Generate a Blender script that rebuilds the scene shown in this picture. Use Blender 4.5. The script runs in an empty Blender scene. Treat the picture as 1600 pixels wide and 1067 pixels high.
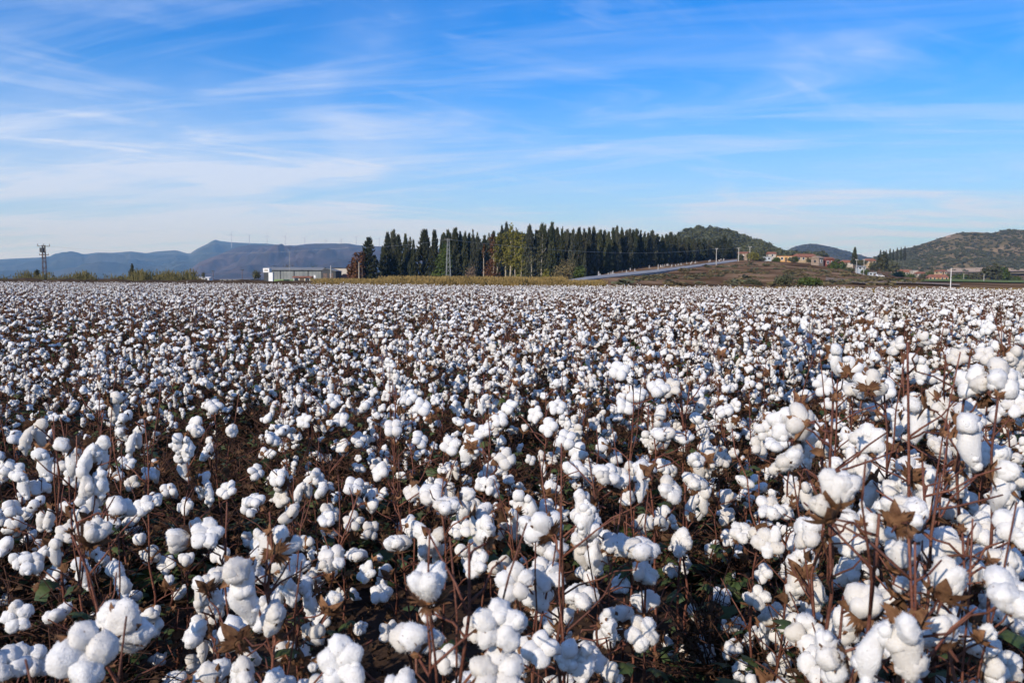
import bpy, bmesh, math, random
import numpy as np
from mathutils import Vector, Matrix, Euler, Quaternion

R = math.radians
scene = bpy.context.scene
COL = scene.collection
random.seed(7)

# ------------------------------------------------------------------ camera, world, sun, exposure
F = 1290.0                      # focal length in pixels of the 1600 wide photograph
CX, CY = 800.0, 533.5
PITCH = math.degrees(math.atan(96.0 / F))
ROLL = 0.25
EYE = 1.35
cam_data = bpy.data.cameras.new('camera')
cam_data.sensor_width = 36.0
cam_data.lens = F / 1600.0 * 36.0
cam_data.clip_start = 0.05
cam_data.clip_end = 60000.0
cam_data.dof.use_dof = True
cam_data.dof.focus_distance = 5.0
cam_data.dof.aperture_fstop = 9.0
cam = bpy.data.objects.new('camera', cam_data)
COL.objects.link(cam)
CAM_M = Matrix.Translation((0, 0, EYE)) @ Matrix.Rotation(R(90 - PITCH), 4, 'X') @ Matrix.Rotation(R(ROLL), 4, 'Z')
cam.matrix_world = CAM_M
scene.camera = cam

SUN_EL = R(27.0)
SUN_AZ = R(216.0)               # compass style: clockwise from +Y (the view direction); behind the camera on the left
SUN_DIR = Vector((math.sin(SUN_AZ) * math.cos(SUN_EL), math.cos(SUN_AZ) * math.cos(SUN_EL), math.sin(SUN_EL)))

scene.view_settings.view_transform = 'Standard'
scene.view_settings.look = 'None'
scene.view_settings.gamma = 1.0
scene.view_settings.use_curve_mapping = False
scene.view_settings.exposure = 0.2

world = bpy.data.worlds.new('World')
scene.world = world
world.use_nodes = True


def build_world():
    nt = world.node_tree
    N, L = nt.nodes, nt.links
    N.clear()

    def node(t, **kw):
        n = N.new(t)
        for k, v in kw.items():
            setattr(n, k, v)
        return n

    def math_(op, a, b=None, c=None, clamp=False):
        n = node('ShaderNodeMath', operation=op, use_clamp=clamp)
        for i, v in enumerate((a, b, c)):
            if v is None:
                continue
            if hasattr(v, 'links'):
                L.new(v, n.inputs[i])
            else:
                n.inputs[i].default_value = v
        return n.outputs[0]

    sky = node('ShaderNodeTexSky', sky_type='NISHITA')
    sky.sun_disc = False
    sky.sun_elevation = SUN_EL
    sky.sun_rotation = SUN_AZ
    sky.air_density = 1.0
    sky.dust_density = 0.3
    sky.ozone_density = 2.5
    hs = node('ShaderNodeHueSaturation')
    hs.inputs['Hue'].default_value = 0.5
    hs.inputs['Saturation'].default_value = 1.15
    hs.inputs['Value'].default_value = 1.0
    L.new(sky.outputs[0], hs.inputs['Color'])
    tc = node('ShaderNodeTexCoord')
    sep = node('ShaderNodeSeparateXYZ')
    L.new(tc.outputs['Generated'], sep.inputs[0])
    zz = math_('ADD', math_('MAXIMUM', sep.outputs['Z'], 0.0), 0.09)
    u = math_('DIVIDE', sep.outputs['X'], zz)
    v = math_('DIVIDE', sep.outputs['Y'], zz)

    def layer(rot, sx, sy, scale, detail, rough, dist, off):
        # rotate and stretch the cloud plane, then noise
        c, s = math.cos(R(rot)), math.sin(R(rot))
        a = math_('ADD', math_('MULTIPLY', u, c * sx), math_('MULTIPLY', v, s * sx))
        b = math_('ADD', math_('MULTIPLY', u, -s * sy), math_('MULTIPLY', v, c * sy))
        cmb = node('ShaderNodeCombineXYZ')
        L.new(a, cmb.inputs[0])
        L.new(b, cmb.inputs[1])
        cmb.inputs[2].default_value = off
        nz = node('ShaderNodeTexNoise')
        nz.inputs['Scale'].default_value = scale
        nz.inputs['Detail'].default_value = detail
        nz.inputs['Roughness'].default_value = rough
        nz.inputs['Distortion'].default_value = dist
        L.new(cmb.outputs[0], nz.inputs['Vector'])
        return nz.outputs['Fac']

    def ramp(val, a, b):
        mr = node('ShaderNodeMapRange', interpolation_type='SMOOTHSTEP')
        mr.inputs['From Min'].default_value = a
        mr.inputs['From Max'].default_value = b
        L.new(val, mr.inputs['Value'])
        return mr.outputs['Result']

    big = layer(-14, 0.42, 0.75, 0.62, 5, 0.55, 0.9, 16.83)
    wisp = layer(-16, 0.34, 1.2, 1.0, 10, 0.60, 1.5, 47.36)
    wisp2 = layer(34, 0.5, 1.15, 1.3, 8, 0.60, 1.9, 6.19)
    veil = ramp(big, 0.40, 0.62)
    w1 = ramp(wisp, 0.42, 0.68)
    w2 = ramp(wisp2, 0.46, 0.76)
    d = math_('ADD', math_('MULTIPLY', veil, 0.33), math_('MULTIPLY', math_('MULTIPLY', w1, 0.52), math_('ADD', math_('MULTIPLY', veil, 0.5), 0.5)))
    d = math_('ADD', d, math_('MULTIPLY', math_('MULTIPLY', w2, 0.5), math_('ADD', veil, 0.35)))
    low = ramp(sep.outputs['Z'], 0.27, 0.02)
    d = math_('ADD', math_('MULTIPLY', d, math_('SUBTRACT', 1.0, math_('MULTIPLY', low, 0.35))), math_('MULTIPLY', low, 0.62))
    d = math_('MINIMUM', d, 0.9)
    mix = node('ShaderNodeMix', data_type='RGBA')
    tint = node('ShaderNodeMix', data_type='RGBA', blend_type='MULTIPLY')
    tint.inputs['Factor'].default_value = 1.0
    L.new(hs.outputs[0], tint.inputs['A'])
    tint.inputs['B'].default_value = (0.04, 0.55, 1.10, 1)
    L.new(d, mix.inputs['Factor'])
    L.new(tint.outputs['Result'], mix.inputs['A'])
    mix.inputs['B'].default_value = (4.3, 5.05, 6.7, 1)
    bg = node('ShaderNodeBackground')
    bg.inputs['Strength'].default_value = 0.145
    L.new(mix.outputs['Result'], bg.inputs['Color'])
    out = node('ShaderNodeOutputWorld')
    L.new(bg.outputs[0], out.inputs['Surface'])


build_world()

sun = bpy.data.lights.new('sun', 'SUN')
sun.energy = 4.7
sun.angle = R(0.5)
sun.color = (1.0, 0.90, 0.78)
sun_o = bpy.data.objects.new('sun', sun)
COL.objects.link(sun_o)
sun_o.rotation_euler = (-SUN_DIR).to_track_quat('-Z', 'Y').to_euler()

cy = scene.cycles
cy.max_bounces = 6
cy.diffuse_bounces = 3
cy.glossy_bounces = 2
cy.transmission_bounces = 3
cy.transparent_max_bounces = 8
cy.volume_bounces = 0
cy.caustics_reflective = False
cy.caustics_refractive = False

# ------------------------------------------------------------------ helpers
C3 = CAM_M.to_3x3()


def ray(px, py):
    return C3 @ Vector(((px - CX) / F, -(py - CY) / F, -1.0))


def P(px, py, d):
    """point seen at photo pixel (px,py) at depth d metres in front of the camera"""
    r = ray(px, py)
    return Vector((0, 0, EYE)) + r * (d / r.y)


def HORY(px):
    return 437.5 + (px - CX) * math.tan(R(ROLL))


def GX(px, d):
    return P(px, HORY(px), d).x


def ZY(px, py, d):
    return P(px, py, d).z


def px_of(x, y, z):
    q = C3.transposed() @ Vector((x, y, z - EYE))
    if q.z >= -0.01:
        return None
    return (CX + F * q.x / -q.z, CY - F * q.y / -q.z)


def tag(o, label=None, cat=None, group=None, kind=None):
    if label:
        o['label'] = label
    if cat:
        o['category'] = cat
    if group:
        o['group'] = group
    if kind:
        o['kind'] = kind
    return o


def link(o, parent=None):
    COL.objects.link(o)
    if parent is not None:
        o.parent = parent
    return o


def empty(name, loc=(0, 0, 0), rz=0.0):
    o = bpy.data.objects.new(name, None)
    o.empty_display_size = 0.1
    COL.objects.link(o)
    o.location = loc
    o.rotation_euler = (0, 0, rz)
    return o


class MB:
    """collects pieces of mesh as numpy arrays; build() makes one mesh"""

    def __init__(self):
        self.v, self.f, self.m, self.n = [], [], [], 0

    def add(self, verts, faces, mat=0):
        verts = np.asarray(verts, dtype=float).reshape(-1, 3)
        k = self.n
        self.v.append(verts)
        for f in faces:
            self.f.append(tuple(int(i) + k for i in f))
        self.m.extend([mat] * len(faces))
        self.n += len(verts)
        return self

    def add_mb(self, o, M=None, matmap=None):
        V = np.concatenate(o.v) if o.v else np.zeros((0, 3))
        if M is not None:
            A = np.array(M)
            V = V @ A[:3, :3].T + A[:3, 3]
        k = self.n
        self.v.append(V)
        self.f.extend([tuple(i + k for i in f) for f in o.f])
        self.m.extend(o.m if matmap is None else [matmap[i] for i in o.m])
        self.n += len(V)
        return self

    def box(self, a, b, mat=0):
        (x0, y0, z0), (x1, y1, z1) = a, b
        v = [(x0, y0, z0), (x1, y0, z0), (x1, y1, z0), (x0, y1, z0), (x0, y0, z1), (x1, y0, z1), (x1, y1, z1), (x0, y1, z1)]
        return self.add(v, [(0, 3, 2, 1), (4, 5, 6, 7), (0, 1, 5, 4), (1, 2, 6, 5), (2, 3, 7, 6), (3, 0, 4, 7)], mat)

    def tube(self, pts, rad, n=6, mat=0, cap=True):
        pts = [Vector(p) for p in pts]
        if not hasattr(rad, '__len__'):
            rad = [rad] * len(pts)
        vs, fs = [], []
        ref = Vector((0.3, 0.9, 0.2)).normalized()
        for i, p in enumerate(pts):
            t = (pts[min(i + 1, len(pts) - 1)] - pts[max(i - 1, 0)])
            t = t.normalized() if t.length > 1e-9 else Vector((0, 0, 1))
            a = t.cross(ref)
            if a.length < 0.05:
                a = t.cross(Vector((1, 0, 0)))
            a.normalize()
            b = t.cross(a)
            for j in range(n):
                an = 2 * math.pi * j / n
                vs.append(p + (a * math.cos(an) + b * math.sin(an)) * rad[i])
        for i in range(len(pts) - 1):
            for j in range(n):
                j2 = (j + 1) % n
                fs.append((i * n + j, i * n + j2, (i + 1) * n + j2, (i + 1) * n + j))
        if cap:
            fs.append(tuple(range(n - 1, -1, -1)))
            fs.append(tuple((len(pts) - 1) * n + j for j in range(n)))
        return self.add([tuple(v) for v in vs], fs, mat)

    def mesh(self, name, mats, smooth=False):
        me = bpy.data.meshes.new(name)
        V = np.concatenate(self.v) if self.v else np.zeros((0, 3))
        me.from_pydata(V.tolist() if len(V) < 200 else V, [], self.f)
        for m in (mats if isinstance(mats, (list, tuple)) else [mats]):
            me.materials.append(m)
        if any(self.m):
            me.polygons.foreach_set('material_index', np.array(self.m, dtype=np.int32))
        if smooth:
            me.polygons.foreach_set('use_smooth', np.ones(len(me.polygons), dtype=bool))
        me.update()
        return me

    def build(self, name, mats, parent=None, smooth=False, loc=None):
        o = bpy.data.objects.new(name, self.mesh(name, mats, smooth))
        link(o, parent)
        if loc is not None:
            o.location = loc
        return o


def ico(sub):
    bm = bmesh.new()
    bmesh.ops.create_icosphere(bm, subdivisions=sub, radius=1.0)
    v = np.array([x.co[:] for x in bm.verts])
    f = [tuple(x.index for x in t.verts) for t in bm.faces]
    bm.free()
    return v, f


ICO = {k: ico(k) for k in (1, 2, 3, 4)}


# ------------------------------------------------------------------ materials
def material(name, color, rough=0.9, spec=0.2, var=0.0, scale=5.0, color2=None, bump=0.0, bscale=None, translucent=0.0, objvar=0.0, coord='Object', detail=5.0, metal=0.0):
    m = bpy.data.materials.new(name)
    m.use_nodes = True
    nt = m.node_tree
    N, L = nt.nodes, nt.links
    b = N['Principled BSDF']
    b.inputs['Roughness'].default_value = rough
    b.inputs['Specular IOR Level'].default_value = spec
    b.inputs['Metallic'].default_value = metal
    col = tuple(color) + (1,)
    b.inputs['Base Color'].default_value = col
    tc = N.new('ShaderNodeTexCoord')
    src = None
    if color2 is not None:
        nz = N.new('ShaderNodeTexNoise')
        nz.inputs['Scale'].default_value = scale
        nz.inputs['Detail'].default_value = detail
        nz.inputs['Roughness'].default_value = 0.6
        L.new(tc.outputs[coord], nz.inputs['Vector'])
        rp = N.new('ShaderNodeValToRGB')
        rp.color_ramp.elements[0].position = 0.36
        rp.color_ramp.elements[1].position = 0.64
        rp.color_ramp.elements[0].color = col
        rp.color_ramp.elements[1].color = tuple(color2) + (1,)
        L.new(nz.outputs['Fac'], rp.inputs['Fac'])
        src = rp.outputs['Color']
    if objvar > 0:
        oi = N.new('ShaderNodeObjectInfo')
        mr = N.new('ShaderNodeMapRange')
        mr.inputs['To Min'].default_value = 1 - objvar
        mr.inputs['To Max'].default_value = 1 + objvar
        L.new(oi.outputs['Random'], mr.inputs['Value'])
        hs = N.new('ShaderNodeHueSaturation')
        L.new(mr.outputs['Result'], hs.inputs['Value'])
        if src is not None:
            L.new(src, hs.inputs['Color'])
        else:
            hs.inputs['Color'].default_value = col
        src = hs.outputs['Color']
    if src is not None:
        L.new(src, b.inputs['Base Color'])
    if bump > 0:
        nb = N.new('ShaderNodeTexNoise')
        nb.inputs['Scale'].default_value = bscale or scale * 4
        nb.inputs['Detail'].default_value = 4
        L.new(tc.outputs[coord], nb.inputs['Vector'])
        bp = N.new('ShaderNodeBump')
        bp.inputs['Strength'].default_value = bump
        bp.inputs['Distance'].default_value = 0.02
        L.new(nb.outputs['Fac'], bp.inputs['Height'])
        L.new(bp.outputs['Normal'], b.inputs['Normal'])
    if translucent > 0:
        t = N.new('ShaderNodeBsdfTranslucent')
        if src is not None:
            L.new(src, t.inputs['Color'])
        else:
            t.inputs['Color'].default_value = col
        mx = N.new('ShaderNodeMixShader')
        mx.inputs[0].default_value = translucent
        L.new(b.outputs[0], mx.inputs[1])
        L.new(t.outputs[0], mx.inputs[2])
        L.new(mx.outputs[0], N['Material Output'].inputs['Surface'])
    return m


M = {}
M['lint'] = material('lint', (0.80, 0.79, 0.77), rough=1.0, spec=0.0, color2=(0.87, 0.87, 0.86), scale=60, bump=0.55, bscale=190, translucent=0.26)
M['lint'].node_tree.nodes['Bump'].inputs['Distance'].default_value = 0.006
[n for n in M['lint'].node_tree.nodes if n.type == 'TEX_NOISE'][1].inputs['Distortion'].default_value = 2.5
def lint_extras():
    """dust tint by boll, and flecks of leaf trash"""
    nt = M['lint'].node_tree
    N, L = nt.nodes, nt.links
    b = N['Principled BSDF']
    src = b.inputs['Base Color'].links[0].from_socket
    tc = [n for n in N if n.type == 'TEX_COORD'][0]
    oi = N.new('ShaderNodeObjectInfo')
    rp = N.new('ShaderNodeValToRGB')
    rp.color_ramp.elements[0].color = (0.80, 0.745, 0.66, 1)
    rp.color_ramp.elements[1].color = (1, 1, 1, 1)
    rp.color_ramp.elements[1].position = 0.45
    L.new(oi.outputs['Random'], rp.inputs['Fac'])
    mu = N.new('ShaderNodeMix')
    mu.data_type, mu.blend_type = 'RGBA', 'MULTIPLY'
    mu.inputs['Factor'].default_value = 0.75
    L.new(src, mu.inputs['A'])
    L.new(rp.outputs['Color'], mu.inputs['B'])
    nz = N.new('ShaderNodeTexNoise')
    nz.inputs['Scale'].default_value = 170
    nz.inputs['Detail'].default_value = 2
    L.new(tc.outputs['Object'], nz.inputs['Vector'])
    mr = N.new('ShaderNodeMapRange')
    mr.inputs['From Min'].default_value = 0.70
    mr.inputs['From Max'].default_value = 0.76
    L.new(nz.outputs['Fac'], mr.inputs['Value'])
    mx = N.new('ShaderNodeMix')
    mx.data_type = 'RGBA'
    L.new(mr.outputs['Result'], mx.inputs['Factor'])
    L.new(mu.outputs['Result'], mx.inputs['A'])
    mx.inputs['B'].default_value = (0.20, 0.11, 0.06, 1)
    L.new(mx.outputs['Result'], b.inputs['Base Color'])


lint_extras()
M['bur'] = material('bur', (0.09, 0.040, 0.020), rough=0.85, color2=(0.20, 0.105, 0.052), scale=70, objvar=0.25)
M['bract'] = material('bract', (0.085, 0.037, 0.019), rough=0.85, color2=(0.19, 0.10, 0.05), scale=50, translucent=0.15)
M['stem'] = material('stem', (0.080, 0.024, 0.016), rough=0.6, spec=0.3, color2=(0.15, 0.06, 0.036), scale=28, bump=0.3, bscale=160, objvar=0.3)
M['dry'] = material('dry_leaf', (0.058, 0.028, 0.015), rough=0.9, color2=(0.175, 0.092, 0.046), scale=30, bump=0.4, bscale=80, translucent=0.22, objvar=0.35)
M['withered'] = material('withered_leaf', (0.030, 0.017, 0.010), rough=0.95, color2=(0.085, 0.048, 0.026), scale=30, bump=0.4, bscale=80, objvar=0.3)
M['dead_stem'] = material('dead_stem', (0.038, 0.018, 0.012), rough=0.8, color2=(0.075, 0.035, 0.022), scale=28, objvar=0.3)
M['green'] = material('green_leaf', (0.030, 0.058, 0.020), rough=0.6, spec=0.35, color2=(0.065, 0.085, 0.026), scale=25, bump=0.2, bscale=60, translucent=0.2, objvar=0.3)
M['soil'] = material('soil', (0.028, 0.017, 0.012), rough=1.0, spec=0.05, color2=(0.062, 0.039, 0.027), scale=1.3, bump=0.8, bscale=14, coord='Object', detail=9)
M['bank'] = material('bank', (0.030, 0.021, 0.015), rough=1.0, spec=0.05, color2=(0.060, 0.042, 0.028), scale=0.7, bump=0.6, bscale=3, detail=8)
M['cypress'] = material('cypress', (0.015, 0.024, 0.011), rough=0.8, color2=(0.052, 0.054, 0.022), scale=0.55, objvar=0.35, translucent=0.1)
M['cypress_grey'] = material('cypress_grey', (0.030, 0.038, 0.022), rough=0.8, color2=(0.062, 0.062, 0.036), scale=0.8, objvar=0.3, translucent=0.1)
M['leaf_bright'] = material('leaf_bright', (0.045, 0.075, 0.016), rough=0.7, color2=(0.085, 0.11, 0.026), scale=0.9, translucent=0.25)
M['leaf_poplar'] = material('leaf_poplar', (0.12, 0.125, 0.026), rough=0.7, color2=(0.23, 0.20, 0.045), scale=0.9, translucent=0.3, objvar=0.2)
M['leaf_brown'] = material('leaf_brown', (0.070, 0.036, 0.017), rough=0.8, color2=(0.15, 0.065, 0.026), scale=0.9, translucent=0.2)
M['leaf_olive'] = material('leaf_olive', (0.055, 0.062, 0.03), rough=0.8, color2=(0.10, 0.098, 0.05), scale=0.9, translucent=0.15, objvar=0.25)
M['twig_pink'] = material('twig_pink', (0.12, 0.085, 0.06), rough=0.9, color2=(0.20, 0.14, 0.10), scale=1.0)
M['twig_olive'] = material('twig_olive', (0.10, 0.085, 0.04), rough=0.9, color2=(0.19, 0.15, 0.07), scale=1.0)
M['reed'] = material('reed', (0.10, 0.105, 0.04), rough=0.9, color2=(0.25, 0.19, 0.09), scale=0.25, translucent=0.2)
M['weed'] = material('weed', (0.20, 0.14, 0.05), rough=0.9, color2=(0.36, 0.26, 0.10), scale=0.3, translucent=0.2)
M['trunk'] = material('trunk', (0.09, 0.065, 0.045), rough=0.95, color2=(0.16, 0.12, 0.085), scale=4)
M['trunk_pale'] = material('trunk_pale', (0.30, 0.25, 0.19), rough=0.9, color2=(0.46, 0.41, 0.33), scale=3)
M['steel'] = material('steel', (0.26, 0.27, 0.26), rough=0.6, spec=0.4, color2=(0.36, 0.37, 0.35), scale=3, metal=0.3)
M['steel_dark'] = material('steel_dark', (0.10, 0.075, 0.065), rough=0.7, color2=(0.17, 0.12, 0.10), scale=3)
M['concrete'] = material('concrete', (0.36, 0.35, 0.33), rough=0.9, color2=(0.46, 0.45, 0.42), scale=1.5)
M['wire'] = material('wire', (0.34, 0.33, 0.31), rough=0.5, spec=0.5)
M['plaster'] = material('old_plaster', (0.32, 0.28, 0.23), rough=0.9, color2=(0.42, 0.38, 0.33), scale=0.5)
M['white'] = material('white_paint', (0.72, 0.72, 0.71), rough=0.7, color2=(0.80, 0.80, 0.79), scale=0.8)
M['grey_metal'] = material('grey_metal', (0.17, 0.19, 0.19), rough=0.7, color2=(0.24, 0.255, 0.25), scale=0.5, spec=0.4)
M['grey_roof'] = material('grey_roof', (0.16, 0.17, 0.18), rough=0.7, color2=(0.21, 0.22, 0.23), scale=0.5)
M['dark_metal'] = material('dark_metal', (0.045, 0.05, 0.055), rough=0.6, color2=(0.06, 0.066, 0.07), scale=0.7)
M['beige_wall'] = material('beige_wall', (0.40, 0.36, 0.30), rough=0.9, color2=(0.47, 0.43, 0.37), scale=0.4)
M['cream'] = material('cream_wall', (0.36, 0.27, 0.165), rough=0.9, color2=(0.44, 0.34, 0.22), scale=0.5)
M['ochre'] = material('ochre_wall', (0.46, 0.27, 0.11), rough=0.9, color2=(0.53, 0.33, 0.15), scale=0.5)
M['red_wall'] = material('red_wall', (0.22, 0.065, 0.055), rough=0.9, color2=(0.28, 0.10, 0.075), scale=0.5)
M['stone_wall'] = material('stone_wall', (0.21, 0.16, 0.125), rough=0.95, color2=(0.29, 0.23, 0.185), scale=1.2)
M['blue_white'] = material('blue_white_wall', (0.30, 0.36, 0.42), rough=0.8, color2=(0.38, 0.44, 0.49), scale=0.5)
M['tiles'] = material('roof_tiles', (0.19, 0.075, 0.045), rough=0.9, color2=(0.27, 0.125, 0.08), scale=1.0)
M['glass'] = material('window_glass', (0.03, 0.035, 0.04), rough=0.15, spec=0.5)
M['door'] = material('door_paint', (0.10, 0.07, 0.05), rough=0.7)
M['green_paint'] = material('green_paint', (0.14, 0.22, 0.09), rough=0.8, color2=(0.19, 0.27, 0.12), scale=0.6)
M['yellow_wall'] = material('yellow_wall', (0.50, 0.42, 0.20), rough=0.9, color2=(0.56, 0.48, 0.25), scale=0.7)
M['road'] = material('road_concrete', (0.24, 0.24, 0.245), rough=0.9, color2=(0.30, 0.30, 0.305), scale=0.3)
M['road_wall'] = material('road_wall', (0.17, 0.17, 0.18), rough=0.9, color2=(0.23, 0.23, 0.24), scale=0.3)
M['marble'] = material('marble', (0.26, 0.255, 0.25), rough=0.7, color2=(0.42, 0.41, 0.40), scale=2, objvar=0.25)
M['car_paint'] = material('car_paint', (0.62, 0.62, 0.62), rough=0.3, spec=0.5)
M['tyre'] = material('tyre_rubber', (0.02, 0.02, 0.02), rough=0.9)
M['turbine'] = material('turbine_paint', (0.38, 0.38, 0.39), rough=0.5)
M['pine'] = material('pine', (0.038, 0.050, 0.021), rough=0.85, color2=(0.10, 0.098, 0.048), scale=0.7, objvar=0.35)
M['shrub'] = material('shrub', (0.058, 0.066, 0.034), rough=0.9, color2=(0.115, 0.115, 0.068), scale=0.5, objvar=0.35)


def hill_material(name, cols, scale, patch=None, patch_amt=0.5):
    """ground cover of a hill: soil, scrub and rock patches by noise in metres"""
    m = bpy.data.materials.new(name)
    m.use_nodes = True
    nt = m.node_tree
    N, L = nt.nodes, nt.links
    b = N['Principled BSDF']
    b.inputs['Roughness'].default_value = 1.0
    b.inputs['Specular IOR Level'].default_value = 0.0
    tc = N.new('ShaderNodeTexCoord')
    n1 = N.new('ShaderNodeTexNoise')
    n1.inputs['Scale'].default_value = scale
    n1.inputs['Detail'].default_value = 10
    n1.inputs['Roughness'].default_value = 0.65
    L.new(tc.outputs['Object'], n1.inputs['Vector'])
    rp = N.new('ShaderNodeValToRGB')
    e = rp.color_ramp.elements
    e[0].position, e[1].position = 0.32, 0.68
    e[0].color, e[1].color = tuple(cols[0]) + (1,), tuple(cols[-1]) + (1,)
    if len(cols) > 2:
        k = e.new(0.5)
        k.color = tuple(cols[1]) + (1,)
    L.new(n1.outputs['Fac'], rp.inputs['Fac'])
    out = rp.outputs['Color']
    if patch is not None:
        n2 = N.new('ShaderNodeTexNoise')
        n2.inputs['Scale'].default_value = scale * 0.55
        n2.inputs['Detail'].default_value = 7
        n2.inputs['Roughness'].default_value = 0.7
        mp = N.new('ShaderNodeMapping')
        mp.inputs['Location'].default_value = (31, 77, 5)
        mp.inputs['Scale'].default_value = (1, 1, 3)
        L.new(tc.outputs['Object'], mp.inputs['Vector'])
        L.new(mp.outputs[0], n2.inputs['Vector'])
        mr = N.new('ShaderNodeMapRange')
        mr.inputs['From Min'].default_value = 1 - patch_amt
        mr.inputs['From Max'].default_value = 1 - patch_amt + 0.08
        L.new(n2.outputs['Fac'], mr.inputs['Value'])
        mx = N.new('ShaderNodeMix')
        mx.data_type = 'RGBA'
        L.new(mr.outputs['Result'], mx.inputs['Factor'])
        L.new(out, mx.inputs['A'])
        mx.inputs['B'].default_value = tuple(patch) + (1,)
        out = mx.outputs['Result']
    L.new(out, b.inputs['Base Color'])
    return m


# ------------------------------------------------------------------ scatter of uncountable things (geometry nodes, one object each)
def scatter(name, protos, pts, rots, scls, idx, label, cat, seedcol):
    pc = bpy.data.collections.new(name + '_sources')      # not linked to the scene
    for i, me in enumerate(protos):
        o = bpy.data.objects.new('%s_source_%02d' % (name, i), me)
        pc.objects.link(o)
    me = bpy.data.meshes.new(name)
    n = len(pts)
    me.vertices.add(n)
    me.vertices.foreach_set('co', np.asarray(pts, dtype=np.float32).ravel())
    a = me.attributes.new('rot', 'FLOAT_VECTOR', 'POINT')
    a.data.foreach_set('vector', np.asarray(rots, dtype=np.float32).ravel())
    a = me.attributes.new('scl', 'FLOAT_VECTOR', 'POINT')
    a.data.foreach_set('vector', np.asarray(scls, dtype=np.float32).ravel())
    a = me.attributes.new('idx', 'INT', 'POINT')
    a.data.foreach_set('value', np.asarray(idx, dtype=np.int32))
    for p in protos[:1]:
        for m in p.materials:
            me.materials.append(m)
    o = bpy.data.objects.new(name, me)
    COL.objects.link(o)
    tag(o, label, cat, None, 'stuff')
    ng = bpy.data.node_groups.new(name, 'GeometryNodeTree')
    ng.interface.new_socket('Geometry', in_out='INPUT', socket_type='NodeSocketGeometry')
    ng.interface.new_socket('Geometry', in_out='OUTPUT', socket_type='NodeSocketGeometry')
    N, L = ng.nodes, ng.links
    gi, go = N.new('NodeGroupInput'), N.new('NodeGroupOutput')
    ci = N.new('GeometryNodeCollectionInfo')
    ci.inputs['Collection'].default_value = pc
    ci.inputs['Separate Children'].default_value = True
    ci.inputs['Reset Children'].default_value = True
    ip = N.new('GeometryNodeInstanceOnPoints')
    ip.inputs['Pick Instance'].default_value = True

    def attr(nm, t):
        k = N.new('GeometryNodeInputNamedAttribute')
        k.data_type = t
        k.inputs['Name'].default_value = nm
        return [s for s in k.outputs if s.enabled and s.name == 'Attribute'][0]
    er = N.new('FunctionNodeEulerToRotation')
    L.new(attr('rot', 'FLOAT_VECTOR'), er.inputs[0])
    L.new(er.outputs[0], ip.inputs['Rotation'])
    L.new(attr('scl', 'FLOAT_VECTOR'), ip.inputs['Scale'])
    L.new(attr('idx', 'INT'), ip.inputs['Instance Index'])
    L.new(gi.outputs[0], ip.inputs['Points'])
    L.new(ci.outputs[0], ip.inputs['Instance'])
    L.new(ip.outputs[0], go.inputs[0])
    md = o.modifiers.new('scatter', 'NODES')
    md.node_group = ng
    return o


def fnoise(x, y, seed=0, oct=4, s=1.0):
    """cheap smooth noise on numpy arrays, about -1..1"""
    rg = np.random.RandomState(seed)
    x, y = np.asarray(x, float) * s, np.asarray(y, float) * s
    out = np.zeros(np.broadcast(x, y).shape)
    amp, tot = 1.0, 0.0
    for o in range(oct):
        for k in range(3):
            an = rg.uniform(0, 6.28)
            ph = rg.uniform(0, 6.28)
            fr = rg.uniform(0.7, 1.4) * 2 ** o
            ph2 = rg.uniform(0, 6.28)
            out += amp / 3 * np.sin((x * math.cos(an) + y * math.sin(an)) * fr * 6.28 / 4 + ph + 1.3 * np.sin((y * math.cos(an) - x * math.sin(an)) * fr * 0.9 + ph2))
        tot += amp
        amp *= 0.5
    return out / tot * 1.4


# ------------------------------------------------------------------ the setting: ground, banks, hillside, hills
def grid_obj(name, X, Y, Z, mat, smooth=True):
    nr, nc = X.shape
    V = np.stack([X, Y, Z], -1).reshape(-1, 3)
    fs = [(i * nc + j, i * nc + j + 1, (i + 1) * nc + j + 1, (i + 1) * nc + j) for i in range(nr - 1) for j in range(nc - 1)]
    mb = MB().add(V, fs)
    return mb.build(name, mat, smooth=smooth)


def field_z(x, y):
    return 0.035 * fnoise(x, y, 11, 4, 0.9)


# near field soil with relief, then the wide plain
def build_ground():
    ys = np.concatenate([np.linspace(-3, 16, 140), np.linspace(16.4, 130, 120), np.geomspace(132, 12500, 40)])
    xs = np.concatenate([-np.geomspace(12500, 132, 34), -np.linspace(130, 16.4, 60), np.linspace(-16, 16, 200), np.linspace(16.4, 130, 60), np.geomspace(132, 12500, 34)])
    ys = np.concatenate([[-250, -60, -15], ys])
    X, Y = np.meshgrid(xs, ys)
    fade = np.clip(1 - (np.hypot(X, Y) - 60) / 60, 0, 1)
    Z = (field_z(X, Y) + 0.018 * fnoise(X, Y, 5, 3, 5.0)) * fade
    tag(grid_obj('ground', X, Y, Z, M['soil']), 'bare brown soil of the cotton field reaching to the plain', 'ground', kind='structure')


build_ground()


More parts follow.
